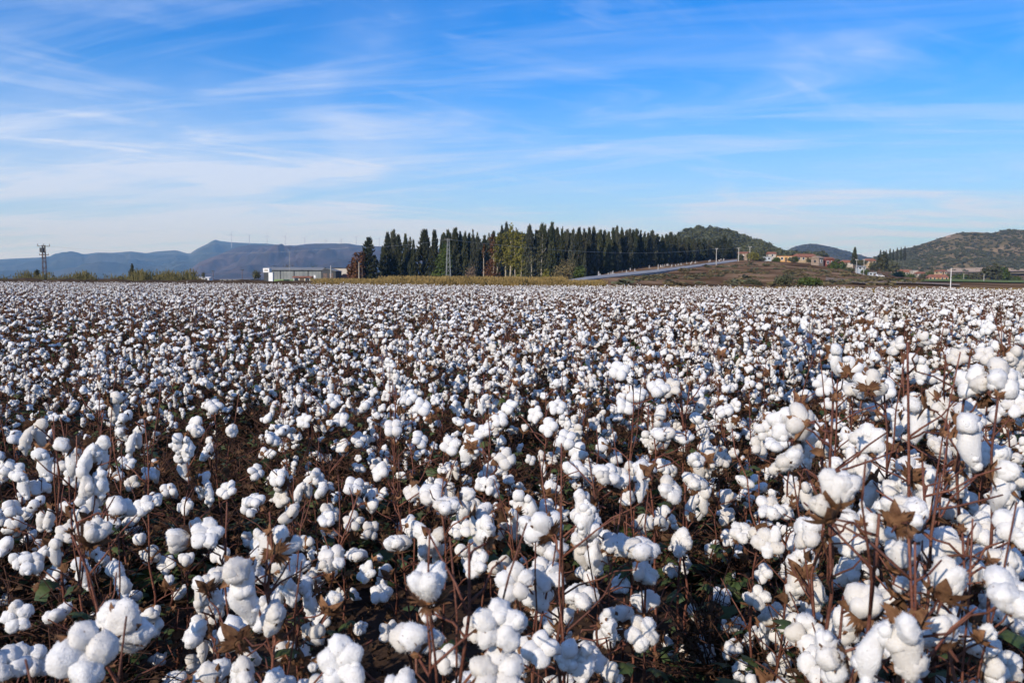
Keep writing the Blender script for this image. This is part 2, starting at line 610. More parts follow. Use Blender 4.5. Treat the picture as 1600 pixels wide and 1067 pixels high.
def bank(name, pts, zs, w, label):
    """a long low bank of dark earth through pts (x,y)"""
    pts = [Vector((p[0], p[1], 0)) for p in pts]
    n = 160
    tot = len(pts) - 1
    rows = []
    rg = np.random.RandomState(3)
    for i in range(n):
        t = i / (n - 1) * tot
        k = min(int(t), tot - 1)
        p = pts[k].lerp(pts[k + 1], t - k)
        h = zs[k] + (zs[k + 1] - zs[k]) * (t - k)
        h *= 1 + 0.07 * math.sin(i * 0.9) + 0.08 * rg.uniform(-1, 1)
        rows.append([(p.x, p.y + s * w, z * h - 0.25 * (z == 0)) for s, z in ((-1.2, 0), (-0.75, 0.45), (-0.3, 0.95), (0, 1.0), (0.3, 0.95), (0.75, 0.45), (1.2, 0))])
    A = np.array(rows)
    return tag(grid_obj(name, A[:, :, 0], A[:, :, 1], A[:, :, 2], M['bank']), label, 'earth bank', kind='structure')


bank('earth_bank', [(-95, 112), (GX(0, 104), 104), (GX(520, 99), 99), (GX(600, 99), 99)], [1.22, 1.22, 1.12, 0.9], 1.6, 'low dark earth bank along the far left edge of the field')
bank('earth_bank', [(GX(915, 86), 86), (GX(960, 84), 84), (GX(1300, 76), 76), (GX(1610, 70), 70), (70, 62)], [0.6, 0.95, 0.90, 0.66, 0.66], 1.4, 'dark brown earth bank below the village slope on the right')

COLS = [  # photo column, six (depth, photo row or None for the plain) from the foot of the slope to behind the village
    (860, [(120, None), (160, None), (175, None), (300, None), (500, None), (760, None)]),
    (917, [(125, None), (172, 441.0), (184, 434.0), (300, 435), (500, 434), (760, 437)]),
    (1030, [(150, None), (246, 428.0), (260, 421.5), (350, 414), (520, 410), (760, 413)]),
    (1150, [(170, None), (372, 409.5), (388, 406.5), (450, 403), (560, 401), (760, 404)]),
    (1210, [(170, None), (330, 413), (400, 408), (450, 406.5), (560, 405), (760, 408)]),
    (1260, [(165, None), (320, 419), (390, 411), (450, 409), (560, 408), (760, 410)]),
    (1300, [(160, None), (300, 427), (370, 417), (450, 413), (560, 411), (760, 412)]),
    (1350, [(150, None), (250, 438), (340, 431), (430, 425), (560, 421), (760, 416)]),
    (1400, [(140, None), (200, 441.5), (290, 438.5), (400, 435), (560, 430), (780, 423)]),
    (1450, [(130, None), (190, 443), (260, 440.5), (400, 437.5), (600, 434), (820, 427)]),
    (1560, [(130, None), (200, 445), (300, 442), (400, 439.5), (600, 436), (820, 429)]),
    (1800, [(130, None), (200, 446), (300, 443), (400, 440.5), (600, 437), (820, 430)]),
]


def slope_z(u, d):
    """height of the slope at photo column u and depth d"""
    us = [c[0] for c in COLS]
    if u <= us[0] or d < 100:
        return 0.0
    k = max(i for i in range(len(us)) if us[i] <= u)
    k = min(k, len(us) - 2)
    t = min(1, (u - us[k]) / (us[k + 1] - us[k]))
    ds, zs = [], []
    for (d0, y0), (d1, y1) in zip(COLS[k][1], COLS[k + 1][1]):
        z0 = -0.3 if y0 is None else ZY(us[k], y0, d0)
        z1 = -0.3 if y1 is None else ZY(us[k + 1], y1, d1)
        if COLS[k][0] == 860:
            z0 = -0.3
        ds.append(d0 + (d1 - d0) * t)
        zs.append(z0 + (z1 - z0) * t)
    return float(np.interp(d, ds, zs))


def build_slope():
    us = np.linspace(860, 1790, 190)
    ks = np.linspace(0, 1, 110)
    X, Y, Z = (np.zeros((110, 190)) for _ in range(3))
    for j, u in enumerate(us):
        for i, k in enumerate(ks):
            d = 118 + (800 - 118) * k ** 1.5
            x = GX(u, d)
            z = slope_z(u, d)
            if z > 0.1:
                z += 0.25 * float(fnoise(x, d, 21, 3, 0.05)) * min(1, z / 2)
            X[i, j], Y[i, j], Z[i, j] = x, d, z if d < 790 else -6
    m = hill_material('slope_earth', [(0.040, 0.025, 0.013), (0.13, 0.078, 0.044), (0.30, 0.20, 0.125)], 0.13)
    # long contour streaks of dry grass
    nt = m.node_tree
    mp = nt.nodes.new('ShaderNodeMapping')
    mp.inputs['Scale'].default_value = (0.35, 0.35, 6.0)
    nz = [n for n in nt.nodes if n.type == 'TEX_NOISE'][0]
    tc = [n for n in nt.nodes if n.type == 'TEX_COORD'][0]
    nt.links.new(tc.outputs['Object'], mp.inputs['Vector'])
    nt.links.new(mp.outputs[0], nz.inputs['Vector'])
    o = grid_obj('hillside', X, Y, Z, m)
    tag(o, 'brown dry slope rising from the field edge to the village', 'slope', kind='structure')


build_slope()


def sheet(name, corners, mat, label, cat, n=24, lift=0.12):
    """a patch of ground lying on the slope, corners as (photo column, depth), given near edge then far edge"""
    (ua, da), (ub, db), (uc, dc), (ue, de) = corners
    X, Y, Z = (np.zeros((n, n)) for _ in range(3))
    for i in range(n):
        for j in range(n):
            s, t = i / (n - 1), j / (n - 1)
            u = (ua + (ub - ua) * t) * (1 - s) + (ue + (uc - ue) * t) * s
            d = (da + (db - da) * t) * (1 - s) + (de + (dc - de) * t) * s
            x = GX(u, d)
            zz = slope_z(u, d)
            if zz > 0.1:
                zz += 0.25 * float(fnoise(x, d, 21, 3, 0.05)) * min(1, zz / 2)
            X[i, j], Y[i, j], Z[i, j] = x, d, zz + lift
    return tag(grid_obj(name, X, Y, Z, mat), label, cat, kind='structure')


M['meadow'] = material('meadow', (0.085, 0.125, 0.022), rough=1.0, color2=(0.13, 0.155, 0.034), scale=0.06, detail=8)
M['track'] = material('track', (0.17, 0.12, 0.085), rough=1.0, color2=(0.22, 0.16, 0.115), scale=0.1, detail=8)
sheet('meadow', [(1438, 235), (1600, 260), (1600, 420), (1446, 420)], M['meadow'], 'strip of green meadow in front of the yellow house', 'meadow', lift=0.35)
sheet('dirt_track', [(1290, 205), (1500, 165), (1500, 185), (1290, 232)], M['track'], 'pale dirt track crossing the foot of the slope', 'track', lift=0.3)


def hill(name, prof, d_ridge, d_foot, y_foot, mat, label, rough=0.04, seed=1, n=260, nv=50, back=0.5):
    xs = [p[0] for p in prof]
    ysr = [p[1] for p in prof]
    us = np.linspace(xs[0], xs[-1], n)
    X, Y, Z = (np.zeros((nv, n)) for _ in range(3))
    for j, u in enumerate(us):
        yr = np.interp(u, xs, ysr)
        zt = ZY(u, yr, d_ridge)
        zf = ZY(u, y_foot, d_foot) if y_foot is not None else -4.0
        for i in range(nv):
            v = i / (nv - 1) * (1 + back)
            if v <= 1:
                d = d_foot + (d_ridge - d_foot) * v
                s = v ** 1.12
                z = zf + (zt - zf) * s
            else:
                d = d_ridge + (d_ridge - d_foot) * (v - 1)
                z = zt - (zt + 6) * ((v - 1) / back) ** 1.4
            x = GX(u, d)
            k = math.sin(min(v, 1) * math.pi) if v <= 1 else 0
            amp = max(0, zt - zf) * rough * (k + 0.06)
            sc = 18.0 / (d_ridge - d_foot)
            z += amp * float(fnoise(x + 40 * math.sin(d * sc * 0.3), d * 0.35, seed, 5, sc)) * 1.6
            X[i, j], Y[i, j], Z[i, j] = x, d, z
    o = grid_obj(name, X, Y, Z, mat)
    tag(o, label, 'hill', kind='structure')
    return X, Y, Z


MT_far = hill_material('far_mountain', [(0.022, 0.034, 0.026), (0.042, 0.052, 0.038), (0.085, 0.085, 0.06)], 0.0026)
MT_near = hill_material('rocky_mountain', [(0.030, 0.034, 0.026), (0.058, 0.046, 0.038), (0.11, 0.08, 0.066)], 0.0045, patch=(0.36, 0.32, 0.29), patch_amt=0.345)
MT_pine = hill_material('forest_floor', [(0.035, 0.038, 0.02), (0.07, 0.062, 0.04), (0.16, 0.125, 0.095)], 0.02)
MT_mid = hill_material('scrub_hill', [(0.035, 0.042, 0.022), (0.065, 0.064, 0.038), (0.115, 0.095, 0.065)], 0.008)
MT_olive = hill_material('olive_hill', [(0.092, 0.080, 0.040), (0.165, 0.132, 0.072), (0.28, 0.205, 0.13)], 0.012, patch=(0.30, 0.22, 0.16), patch_amt=0.33)

hill('mountain', [(-330, 416), (-200, 410), (-80, 408), (0, 405), (20, 404.5), (60, 402.5), (92, 398.5), (112, 396), (135, 397), (152, 394.5), (178, 394), (205, 392), (228, 396), (250, 393), (276, 390.5), (297, 396.5), (310, 388), (325, 381), (333, 376), (338, 374.2), (345, 376), (380, 379), (420, 381), (500, 388), (600, 394), (700, 404)],
     8600, 4800, None, MT_far, 'hazy blue mountain ridge with a small pointed summit behind the left of the field', rough=0.20, seed=4)
hill('mountain', [(250, 452), (290, 428), (312, 412), (330, 403), (352, 394), (370, 386), (388, 381.5), (425, 382), (432, 381), (445, 383.5), (480, 382), (500, 380.5), (520, 379.5), (545, 380), (560, 383), (600, 386), (660, 388), (760, 393), (860, 404), (960, 420)],
     6000, 3300, None, MT_near, 'mauve rocky mountain with pale scars carrying the wind turbines', rough=0.24, seed=9)
hill('wooded_hill', [(985, 404), (1015, 392), (1040, 379), (1051, 370), (1062, 365.5), (1078, 363), (1095, 361), (1112, 362), (1130, 365), (1150, 370), (1162, 374), (1180, 381), (1200, 389), (1214, 396), (1230, 403), (1250, 409), (1290, 415)],
     820, 640, 404, MT_pine, 'steep hill covered with pines behind the village', rough=0.06, seed=14, n=160)
HMX = hill('scrub_hill', [(1130, 425), (1180, 408), (1222, 394), (1240, 385), (1252, 382), (1266, 380.3), (1285, 383), (1310, 389), (1325, 393), (1340, 397.5), (1358, 402.5), (1380, 408), (1420, 420)],
           3000, 2000, 428, MT_mid, 'rounded blue green hill in the gap between the village and the olive hill', rough=0.06, seed=17, n=140)
OLX = hill('olive_hill', [(1290, 430), (1340, 412), (1368, 402), (1385, 398), (1400, 393), (1420, 387), (1437, 382), (1450, 377.5), (1466, 372), (1480, 368), (1490, 365), (1515, 362.5), (1532, 363.5), (1545, 364.5), (1553, 363), (1562, 360.5), (1572, 359), (1590, 359), (1604, 360), (1660, 366), (1760, 385)],
           1350, 800, 428, MT_olive, 'broad hill dotted with olive trees and scrub on the right', rough=0.05, seed=23, n=260, nv=70)
M['tan_field'] = material('tan_field', (0.34, 0.25, 0.17), rough=1.0, color2=(0.42, 0.31, 0.22), scale=0.05, detail=8)


def hill_patch(name, G, u0, u1, v0, v1, mat, label, lift):
    """a patch of bare ground lying on a hill grid"""
    X, Y, Z = G
    nv, n = X.shape
    i0, i1, j0, j1 = int(v0 * nv), int(v1 * nv), int(u0 * n), int(u1 * n)
    tag(grid_obj(name, X[i0:i1, j0:j1], Y[i0:i1, j0:j1], Z[i0:i1, j0:j1] + lift, mat), label, 'bare field', kind='structure')


# ------------------------------------------------------------------ the road up the slope
def build_road():
    L1 = [(885, 442.5), (917, 437), (1030, 424.8), (1100, 415.2), (1152, 408.2)]
    L2 = [(885, 437.5), (917, 432.3), (1030, 420.6), (1100, 411.8), (1152, 405.3)]
    L3 = [(885, 446), (917, 441.3), (1030, 428.2), (1100, 417.2), (1152, 409.6)]
    DD = [(885, 158), (917, 174), (1030, 248), (1100, 314), (1152, 374)]
    us = np.linspace(885, 1152, 60)
    I = lambda Lx, u: float(np.interp(u, [a for a, _ in Lx], [b for _, b in Lx]))
    top, wall = [], []
    for u in us:
        d = I(DD, u)
        p1 = P(u, I(L1, u), d)
        p2 = P(u, I(L2, u), d + 7)
        p3 = P(u, I(L3, u), d - 0.4)
        top.append([p1, p1.lerp(p2, 0.5), p2, p2 + Vector((0, 0.5, -1.5))])
        wall.append([p3 - Vector((0, 0, 0.8)), p3, p1 + Vector((0, 0, 0.05)), p1 + Vector((0, 0.35, 0.05)), p1 + Vector((0, 0.35, -0.5))])
    for name, A, m, lab in (('road', top, M['road'], 'pale concrete road climbing the slope beside the cypress wood'), ('retaining_wall', wall, M['road_wall'], 'low grey wall holding the lower edge of the climbing road')):
        A = np.array([[tuple(p) for p in r] for r in A])
        o = grid_obj(name, A[:, :, 0], A[:, :, 1], A[:, :, 2], m, smooth=False)
        tag(o, lab, 'road' if name == 'road' else 'wall')
        if name == 'road':
            o['kind'] = 'structure'


build_road()


# ------------------------------------------------------------------ trees
def spindle(mb, p, axis, L, w, rg, mat=0):
    """a small tuft of foliage: an irregular three-sided double cone along axis"""
    axis = axis.normalized()
    a = axis.cross(Vector((rg.uniform(-1, 1), rg.uniform(-1, 1), rg.uniform(-0.3, 0.3))))
    if a.length < 1e-3:
        a = axis.cross(Vector((1, 0, 0)))
    a.normalize()
    b = axis.cross(a)
    m = p + axis * (L * 0.38)
    vs = [p]
    for k in range(3):
        an = k * 2.094 + rg.uniform(-0.4, 0.4)
        vs.append(m + (a * math.cos(an) + b * math.sin(an)) * w * rg.uniform(0.7, 1.2))
    vs.append(p + axis * L)
    mb.add([tuple(v) for v in vs], [(0, 2, 1), (0, 3, 2), (0, 1, 3), (4, 1, 2), (4, 2, 3), (4, 3, 1)], mat)


def card(mb, p, nrm, s, rg, mat=0):
    """one leaf cluster: a bent quad"""
    nrm = nrm.normalized()
    a = nrm.cross(Vector((rg.uniform(-1, 1), rg.uniform(-1, 1), rg.uniform(-1, 1))))
    if a.length < 1e-3:
        a = Vector((1, 0, 0))
    a.normalize()
    b = nrm.cross(a)
    s2 = s * rg.uniform(0.5, 0.8)
    v = [p - a * s, p - b * s2 + nrm * s * 0.15, p + a * s, p + b * s2 + nrm * s * 0.15]
    mb.add([tuple(q) for q in v], [(0, 1, 2), (0, 2, 3)], mat)


def cypress_crown(H, Rm, seed, n=650, tops=1):
    rg = random.Random(seed)
    mb = MB()
    tl = [(0.0, 0.0, 1.0)] + [(rg.uniform(-0.4, 0.4) * Rm, rg.uniform(-0.4, 0.4) * Rm, rg.uniform(0.80, 0.95)) for _ in range(tops - 1)]
    lump = [(rg.uniform(0, 6.28), rg.uniform(0.05, 0.95), rg.uniform(0.1, 0.3)) for _ in range(14)]
    for i in range(n):
        cx, cy_, hh = tl[i % len(tl)]
        t = rg.random() ** 1.15
        an = rg.uniform(0, 6.283)
        env = (1 - t) ** 0.62 * (0.55 + 0.45 * min(1, t / 0.18)) * (1.1 - 0.1 * t)
        for la, lt, lw in lump:
            if abs(t - lt) < 0.14:
                env *= 1 + lw * max(0, math.cos(an - la)) - 0.03
        r = Rm * env * (rg.uniform(0.55, 1.0) if rg.random() < 0.75 else rg.uniform(0, 0.6)) * (0.75 if tops > 1 else 1)
        z = H * hh * (0.03 + 0.95 * t)
        p = Vector((cx * (1 - 0.3 * t) + r * math.cos(an), cy_ * (1 - 0.3 * t) + r * math.sin(an), z))
        ax = Vector((math.cos(an) * 0.28, math.sin(an) * 0.28, 1.0)) + Vector((rg.uniform(-0.2, 0.2), rg.uniform(-0.2, 0.2), 0))
        Ls = H * rg.uniform(0.055, 0.10)
        spindle(mb, p, ax, Ls, Rm * rg.uniform(0.12, 0.22) * (1.2 - 0.6 * t), rg)
    return mb


def blob_crown(blobs, seed, n, s, mat=0, fill=0.65):
    """leaf clusters spread through several ellipsoids (x,y,z,rx,ry,rz)"""
    rg = random.Random(seed)
    mb = MB()
    wts = [b[3] * b[4] * b[5] for b in blobs]
    for _ in range(n):
        b = rg.choices(blobs, wts)[0]
        v = Vector((rg.gauss(0, 1), rg.gauss(0, 1), rg.gauss(0, 1))).normalized()
        k = rg.uniform(fill, 1.05) if rg.random() < 0.8 else rg.uniform(0.1, fill)
        p = Vector((b[0] + v.x * b[3] * k, b[1] + v.y * b[4] * k, b[2] + v.z * b[5] * k))
        nn = (v + Vector((rg.gauss(0, 0.6), rg.gauss(0, 0.6), rg.gauss(0.2, 0.6))))
        card(mb, p, nn, s * rg.uniform(0.6, 1.3), rg, mat)
    return mb


def trunk_mb(H, r0, seed, limbs=0, spread=1.0, start=0.4):
    rg = random.Random(seed)
    mb = MB()
    pts, rad = [], []
    x = y = 0.0
    for i in range(6):
        t = i / 5
        pts.append((x, y, H * t - 0.3 * (i == 0)))
        rad.append(r0 * (1.0 - 0.8 * t))
        x += rg.uniform(-0.03, 0.03) * H * 0.4
        y += rg.uniform(-0.03, 0.03) * H * 0.4
    mb.tube(pts, rad, 6)
    for k in range(limbs):
        t = start + (0.95 - start) * k / max(1, limbs)
        i = min(4, int(t * 5))
        a = Vector(pts[i]).lerp(Vector(pts[i + 1]), t * 5 - i)
        an = k * 2.4 + rg.uniform(-0.4, 0.4)
        L = spread * rg.uniform(0.6, 1.1)
        b = a + Vector((math.cos(an) * L * 0.5, math.sin(an) * L * 0.5, L * 0.45))
        c = a + Vector((math.cos(an) * L, math.sin(an) * L, L * 1.1))
        mb.tube([a, b, c], [r0 * 0.35 * (1 - 0.5 * t), r0 * 0.22, r0 * 0.08], 4)
    return mb


CYP = []
for k in range(9):
    tops = (1, 1, 2, 1, 3, 1, 2, 1, 1)[k]
    cm = cypress_crown(10.0, 1.35, 100 + k, 620, tops).mesh('cypress_crown', M['cypress_grey' if k in (2, 5, 7) else 'cypress'])
    tm = trunk_mb(8.5, 0.2, 200 + k).mesh('cypress_trunk', M['trunk'])
    CYP.append((cm, tm))


def place_cypress(u, ytop, d, wpx, label, group, var=None, base=None, name='cypress_tree'):
    """cypress with its tip at photo row ytop; wpx = crown width in photo pixels"""
    z0 = max(0.0, slope_z(u, d)) - 0.05 if base is None else base
    H = ZY(u, ytop, d) - z0
    x = GX(u, d)
    w = wpx / F * d
    k = random.randrange(9) if var is None else var
    e = empty(name, (x, d, z0), random.uniform(0, 6.28))
    tag(e, label, 'tree', group)
    for nm, me in (('crown', CYP[k][0]), ('trunk', CYP[k][1])):
        o = bpy.data.objects.new(nm, me)
        link(o, e)
        o.scale = (w / 2.7, w / 2.7, H / 10.0)
    return e


def tree(name, u, d, crown, trunk, cmat, tmat, label, cat='tree', group=None, base=None, rz=0.0):
    z0 = (max(0.0, slope_z(u, d)) - 0.05) if base is None else base
    e = empty(name, (GX(u, d), d, z0), rz)
    tag(e, label, cat, group)
    crown.build('crown', cmat, e)
    if trunk is not None:
        trunk.build('trunk', tmat, e)
    return e


def px2m(n, d):
    return n / F * d


# --- isolated trees left of the wood, from left to right
d = 215
hb = lambda u, y, dd: ZY(u, y, dd)
H = hb(556, 390, d)
tree('broadleaf_tree', 557, d, blob_crown([(0, 0, H * 0.30, 2.2, 2.0, H * 0.30), (0.5, 0, H * 0.62, 1.9, 1.8, H * 0.30), (-1.0, 0, H * 0.42, 1.6, 1.5, H * 0.28), (1.2, 0.3, H * 0.80, 1.2, 1.2, H * 0.16)], 31, 1100, 0.36), trunk_mb(H * 0.8, 0.2, 5, 5, 1.5), M['leaf_brown'], M['trunk'], 'rust brown broadleaf tree leaning against the dark conifer beside the grey shed')
place_cypress(577, 373, 217, 31, 'broad dark conifer standing right of the rust brown tree', None, 4, name='conifer_tree')
for (u, yt, w, v, lab) in [
        (598, 386, 10, 1, 'short slim cypress at the left foot of the tall pair'),
        (606, 366, 17, 0, 'tall dark cypress forming the left half of the first cypress pair'),
        (615, 363, 19, 5, 'tall grey green cypress in front of the first cypress pair'),
        (623, 369, 14, 3, 'dark cypress forming the right half of the first cypress pair'),
        (634, 368, 12, 8, 'slim cypress on the left of the second cypress cluster'),
        (641, 373, 15, 2, 'double topped grey green cypress in the second cypress cluster'),
        (646, 377, 9, 0, 'lower cypress on the right flank of the second cypress cluster'),
        (663, 361, 25, 1, 'broad based dark cypress with a thin spire standing between two gaps'),
        (679, 362, 15, 3, 'cypress with a sharp tip just left of the bright green tree')]:
    place_cypress(u, yt, 225 + (v % 3) * 4, w * 1.22, lab, None, v)
H = hb(688, 378, 222)
tree('broadleaf_tree', 690, 222, blob_crown([(0, 0, H * 0.22, 2.6, 2.2, H * 0.22), (0.6, 0, H * 0.5, 2.2, 2.0, H * 0.26), (0.9, 0, H * 0.78, 1.5, 1.5, H * 0.2)], 33, 1300, 0.34), trunk_mb(H * 0.8, 0.2, 6, 5, 1.4), M['leaf_bright'], M['trunk'], 'bright green leafy tree just left of the lattice pylon')

# --- the cypress wood
WOOD = [(694, 366, 12), (700, 362, 13), (711, 358.5, 16), (719, 365, 11), (727, 364, 12), (733, 367, 10), (739, 361.5, 11), (746, 366, 13), (757, 370, 13), (764, 367, 11), (771, 364, 12), (778, 368, 11), (784, 356, 11), (791, 351, 12),
        (807, 359, 13), (815, 366, 12), (827, 355, 15), (838, 362, 12), (846, 352, 13), (851, 354, 12), (857, 362, 11), (862, 350, 16), (870, 358, 12), (878, 357.5, 12), (886, 362, 12), (895, 361, 11), (904, 358, 14), (912, 361, 12),
        (920, 359, 12), (927, 357.5, 13), (937, 361, 13), (944, 362.5, 13), (950, 364, 11), (957, 358, 13), (963, 356, 12), (971, 358, 13), (978, 362, 11), (983, 360, 12), (989, 361, 11), (994, 359.5, 12), (1000, 362, 12), (1006, 364, 11),
        (1012, 366, 11), (1018, 362, 13), (1026, 367, 12), (1034, 368.5, 12), (1040, 367, 11), (1047, 365, 14), (1054, 368, 11), (1061, 371, 12), (1068, 373, 11), (1075, 372, 12), (1083, 374, 11), (1091, 375, 12), (1099, 374, 11),
        (1107, 377, 12), (1115, 376, 11), (1123, 373, 12), (1131, 370, 12), (1139, 374, 12), (1146, 384, 10)]
rw = random.Random(5)
WORDS = ['first', 'second', 'third', 'fourth', 'fifth', 'sixth', 'seventh', 'eighth', 'ninth', 'tenth', 'eleventh', 'twelfth', 'thirteenth', 'fourteenth', 'fifteenth']


def wood_d(u):
    return float(np.interp(u, [690, 900, 950, 1030, 1100, 1150], [262, 266, 285, 335, 388, 430]))


for (u, yt, w) in WOOD:
    ref = [(690, 'the lattice pylon'), (776, 'the yellowing poplar'), (800, 'the tallest poplar'), (846, 'the last poplar'), (888, 'the big round bush'), (916, 'the lower road end'), (975, 'the lower road half'), (1040, 'the middle of the road'), (1095, 'the concrete roadside pole')]
    rk = max(i for i in range(len(ref)) if ref[i][0] <= u)
    nth = sum(1 for (u2, _, _) in WOOD if ref[rk][0] <= u2 <= u) - 1
    place_cypress(u, yt, wood_d(u) + rw.uniform(0, 10), w * 1.32, 'front row cypress of the wood, %s tip counting right from %s' % (WORDS[nth], ref[rk][1]), 'cypresses of the dense wood')
for i in range(62):                       # second row, showing between and below the first
    u = 690 + i * 7.45 + rw.uniform(-2, 2)
    yt = float(np.interp(u, [a for a, _, _ in WOOD], [b for _, b, _ in WOOD])) + rw.uniform(3, 11)
    place_cypress(u, yt, wood_d(u) + 14 + rw.uniform(0, 8), 18, 'dark cypress deep in the wood, half hidden behind the front row of cypresses', 'cypresses of the dense wood')
for i in range(46):                       # third row closes the gaps
    u = 692 + i * 9.9 + rw.uniform(-3, 3)
    yt = float(np.interp(u, [a for a, _, _ in WOOD], [b for _, b, _ in WOOD])) + rw.uniform(5, 12)
    place_cypress(u, yt, wood_d(u) + 34 + rw.uniform(0, 8), 18, 'dark cypress deep in the wood, half hidden behind the front row of cypresses', 'cypresses of the dense wood')
place_cypress(913, 398, 245, 7, 'small young cypress alone in front of the wood by the road end', None, 7)


# --- poplars with pale trunks along the front of the wood
def poplar(u, yt, w, mat, lab, seed, n=420, bare=0.42, d=205, lean=0.0):
    H = ZY(u, yt, d)
    r = px2m(w, d) / 2 * 1.3
    bl = []
    rg = random.Random(seed)
    for k in range(7):
        t = bare + (1 - bare) * (k + 0.5) / 7
        bl.append((rg.uniform(-0.3, 0.3) * r, rg.uniform(-0.3, 0.3) * r, H * t, r * (1.25 - 0.6 * t + rg.uniform(-0.1, 0.2)), r, H * 0.085))
    cr = blob_crown(bl, seed, int(n * 1.6), 0.27, fill=0.3)
    # a few leafy shoots low on the trunk
    for _ in range(60):
        z = rg.uniform(0.1, bare + 0.1) * H
        card(cr, Vector((rg.uniform(-0.3, 0.3), rg.uniform(-0.3, 0.3), z)), Vector((rg.gauss(0, 1), rg.gauss(0, 1), 0.3)), 0.16, rg)
    tree('poplar_tree', u, d, cr, trunk_mb(H * 0.93, 0.15 + 0.03 * (seed % 3), seed, 8, r * 0.9, bare), mat, M['trunk_pale'], lab)


poplar(755.5, 384, 5, M['leaf_brown'], 'bare white trunk of a dead poplar, first of the pale trunk row', 61, 30, 0.75)
poplar(770, 367, 13, M['leaf_brown'], 'pale trunked poplar with rust brown leaves second in the trunk row', 62, 420, 0.15)
poplar(776.5, 368, 12, M['leaf_poplar'], 'yellowing poplar beside the rust brown poplar', 63, 330, 0.45)
poplar(790, 366, 13, M['leaf_poplar'], 'yellow green poplar with a straight pale trunk left of the tallest poplar', 64, 360, 0.42)
poplar(797.5, 352, 10, M['leaf_poplar'], 'tallest yellow green poplar in the pale trunk row', 65, 460, 0.3)
poplar(805.5, 362, 11, M['leaf_poplar'], 'yellow green poplar just right of the tallest poplar', 66, 360, 0.32)
poplar(815, 364, 15, M['leaf_poplar'], 'bushy green poplar leafy down to its foot', 67, 560, 0.08)
poplar(823, 384, 9, M['leaf_olive'], 'short olive green poplar right of the bushy green poplar', 68, 260, 0.1)
poplar(830.5, 392, 5, M['leaf_olive'], 'thin bent pale trunk nearly without leaves', 69, 40, 0.6)
poplar(845, 360, 14, M['leaf_olive'], 'tall dull green poplar, last of the trunk row', 70, 520, 0.1)
for (u, yt, w, mat, seed, lab) in [
        (735, 413, 20, 'twig_pink', 71, 'leafless pinkish bush in front of the dark wood left of the poplars'),
        (768, 402, 26, 'leaf_brown', 72, 'rust brown bush growing between the pale poplar trunks'),
        (872, 412, 22, 'twig_olive', 73, 'smaller rounded bare twig bush on the left of the big round bush'),
        (888, 406, 30, 'twig_olive', 74, 'big round olive brown twiggy bush by the road end'),
        (905, 424, 22, 'leaf_bright', 75, 'low bright green bush at the lower end of the road'),
        (853, 418, 12, 'leaf_poplar', 76, 'small yellow leaved bush right of the last poplar')]:
    d = 198 if seed != 72 else 212
    H = ZY(u, yt, d)
    r = px2m(w, d) / 2
    tree('bush', u, d, blob_crown([(0, 0, H * 0.5, r, r, H * 0.5), (r * 0.3, 0, H * 0.6, r * 0.7, r, H * 0.42), (-r * 0.35, 0, H * 0.4, r * 0.7, r, H * 0.4)], seed, 800, 0.17 if 'twig' in mat else 0.26, fill=0.3),
         trunk_mb(H * 0.6, 0.07, seed, 6, r * 0.6, 0.2), M[mat], M['trunk'], lab, 'bush')


# --- left edge: reeds, little conifer, low tree behind the shed
def blade_tuft(seed, n, H, spread, w):
    rg = random.Random(seed)
    mb = MB()
    for _ in range(n):
        x, y = rg.gauss(0, spread), rg.gauss(0, spread)
        h = H * rg.uniform(0.55, 1.0)
        an = rg.uniform(0, 6.28)
        l = rg.uniform(0.05, 0.35) * h
        a = Vector((math.cos(an), math.sin(an), 0))
        b = Vector((-a.y, a.x, 0)) * w * rg.uniform(0.6, 1.2)
        p0 = Vector((x, y, 0))
        p1 = p0 + a * l * 0.35 + Vector((0, 0, h * 0.6))
        p2 = p0 + a * l + Vector((0, 0, h))
        mb.add([tuple(p0 - b), tuple(p0 + b), tuple(p1 + b * 0.8), tuple(p1 - b * 0.8), tuple(p2)], [(0, 1, 2, 3), (3, 2, 4)])
        if rg.random() < 0.4:         # seed plume
            spindle(mb, p1.lerp(p2, 0.7), p2 - p1, h * 0.2, w * 1.8, rg)
    return mb.mesh('tuft', M['reed'])


reed_protos = [blade_tuft(300 + k, 34, 1.0, 0.28, 0.035) for k in range(5)]
rr = np.random.RandomState(12)
pts, rots, scl, idx = [], [], [], []
for (u0, u1, h, n) in [(0, 12, 1.7, 4), (26, 48, 2.3, 16), (48, 86, 2.1, 22), (88, 106, 2.0, 14), (110, 150, 2.3, 40), (150, 168, 1.5, 6), (165, 205, 1.9, 34), (205, 310, 2.5, 120), (585, 600, 1.8, 6)]:
    for _ in range(n):
        u = rr.uniform(u0, u1)
        dd = rr.uniform(108, 118)
        pts.append((GX(u, dd), dd, 0.0))
        rots.append((0, 0, rr.uniform(0, 6.28)))
        k = h * rr.uniform(0.45, 1.1)
        scl.append((1.1, 1.1, k))
        idx.append(rr.randint(5))
scatter('reeds', reed_protos, pts, rots, scl, idx, 'ragged green and tan reeds behind the dark bank on the left', 'reeds', 1)

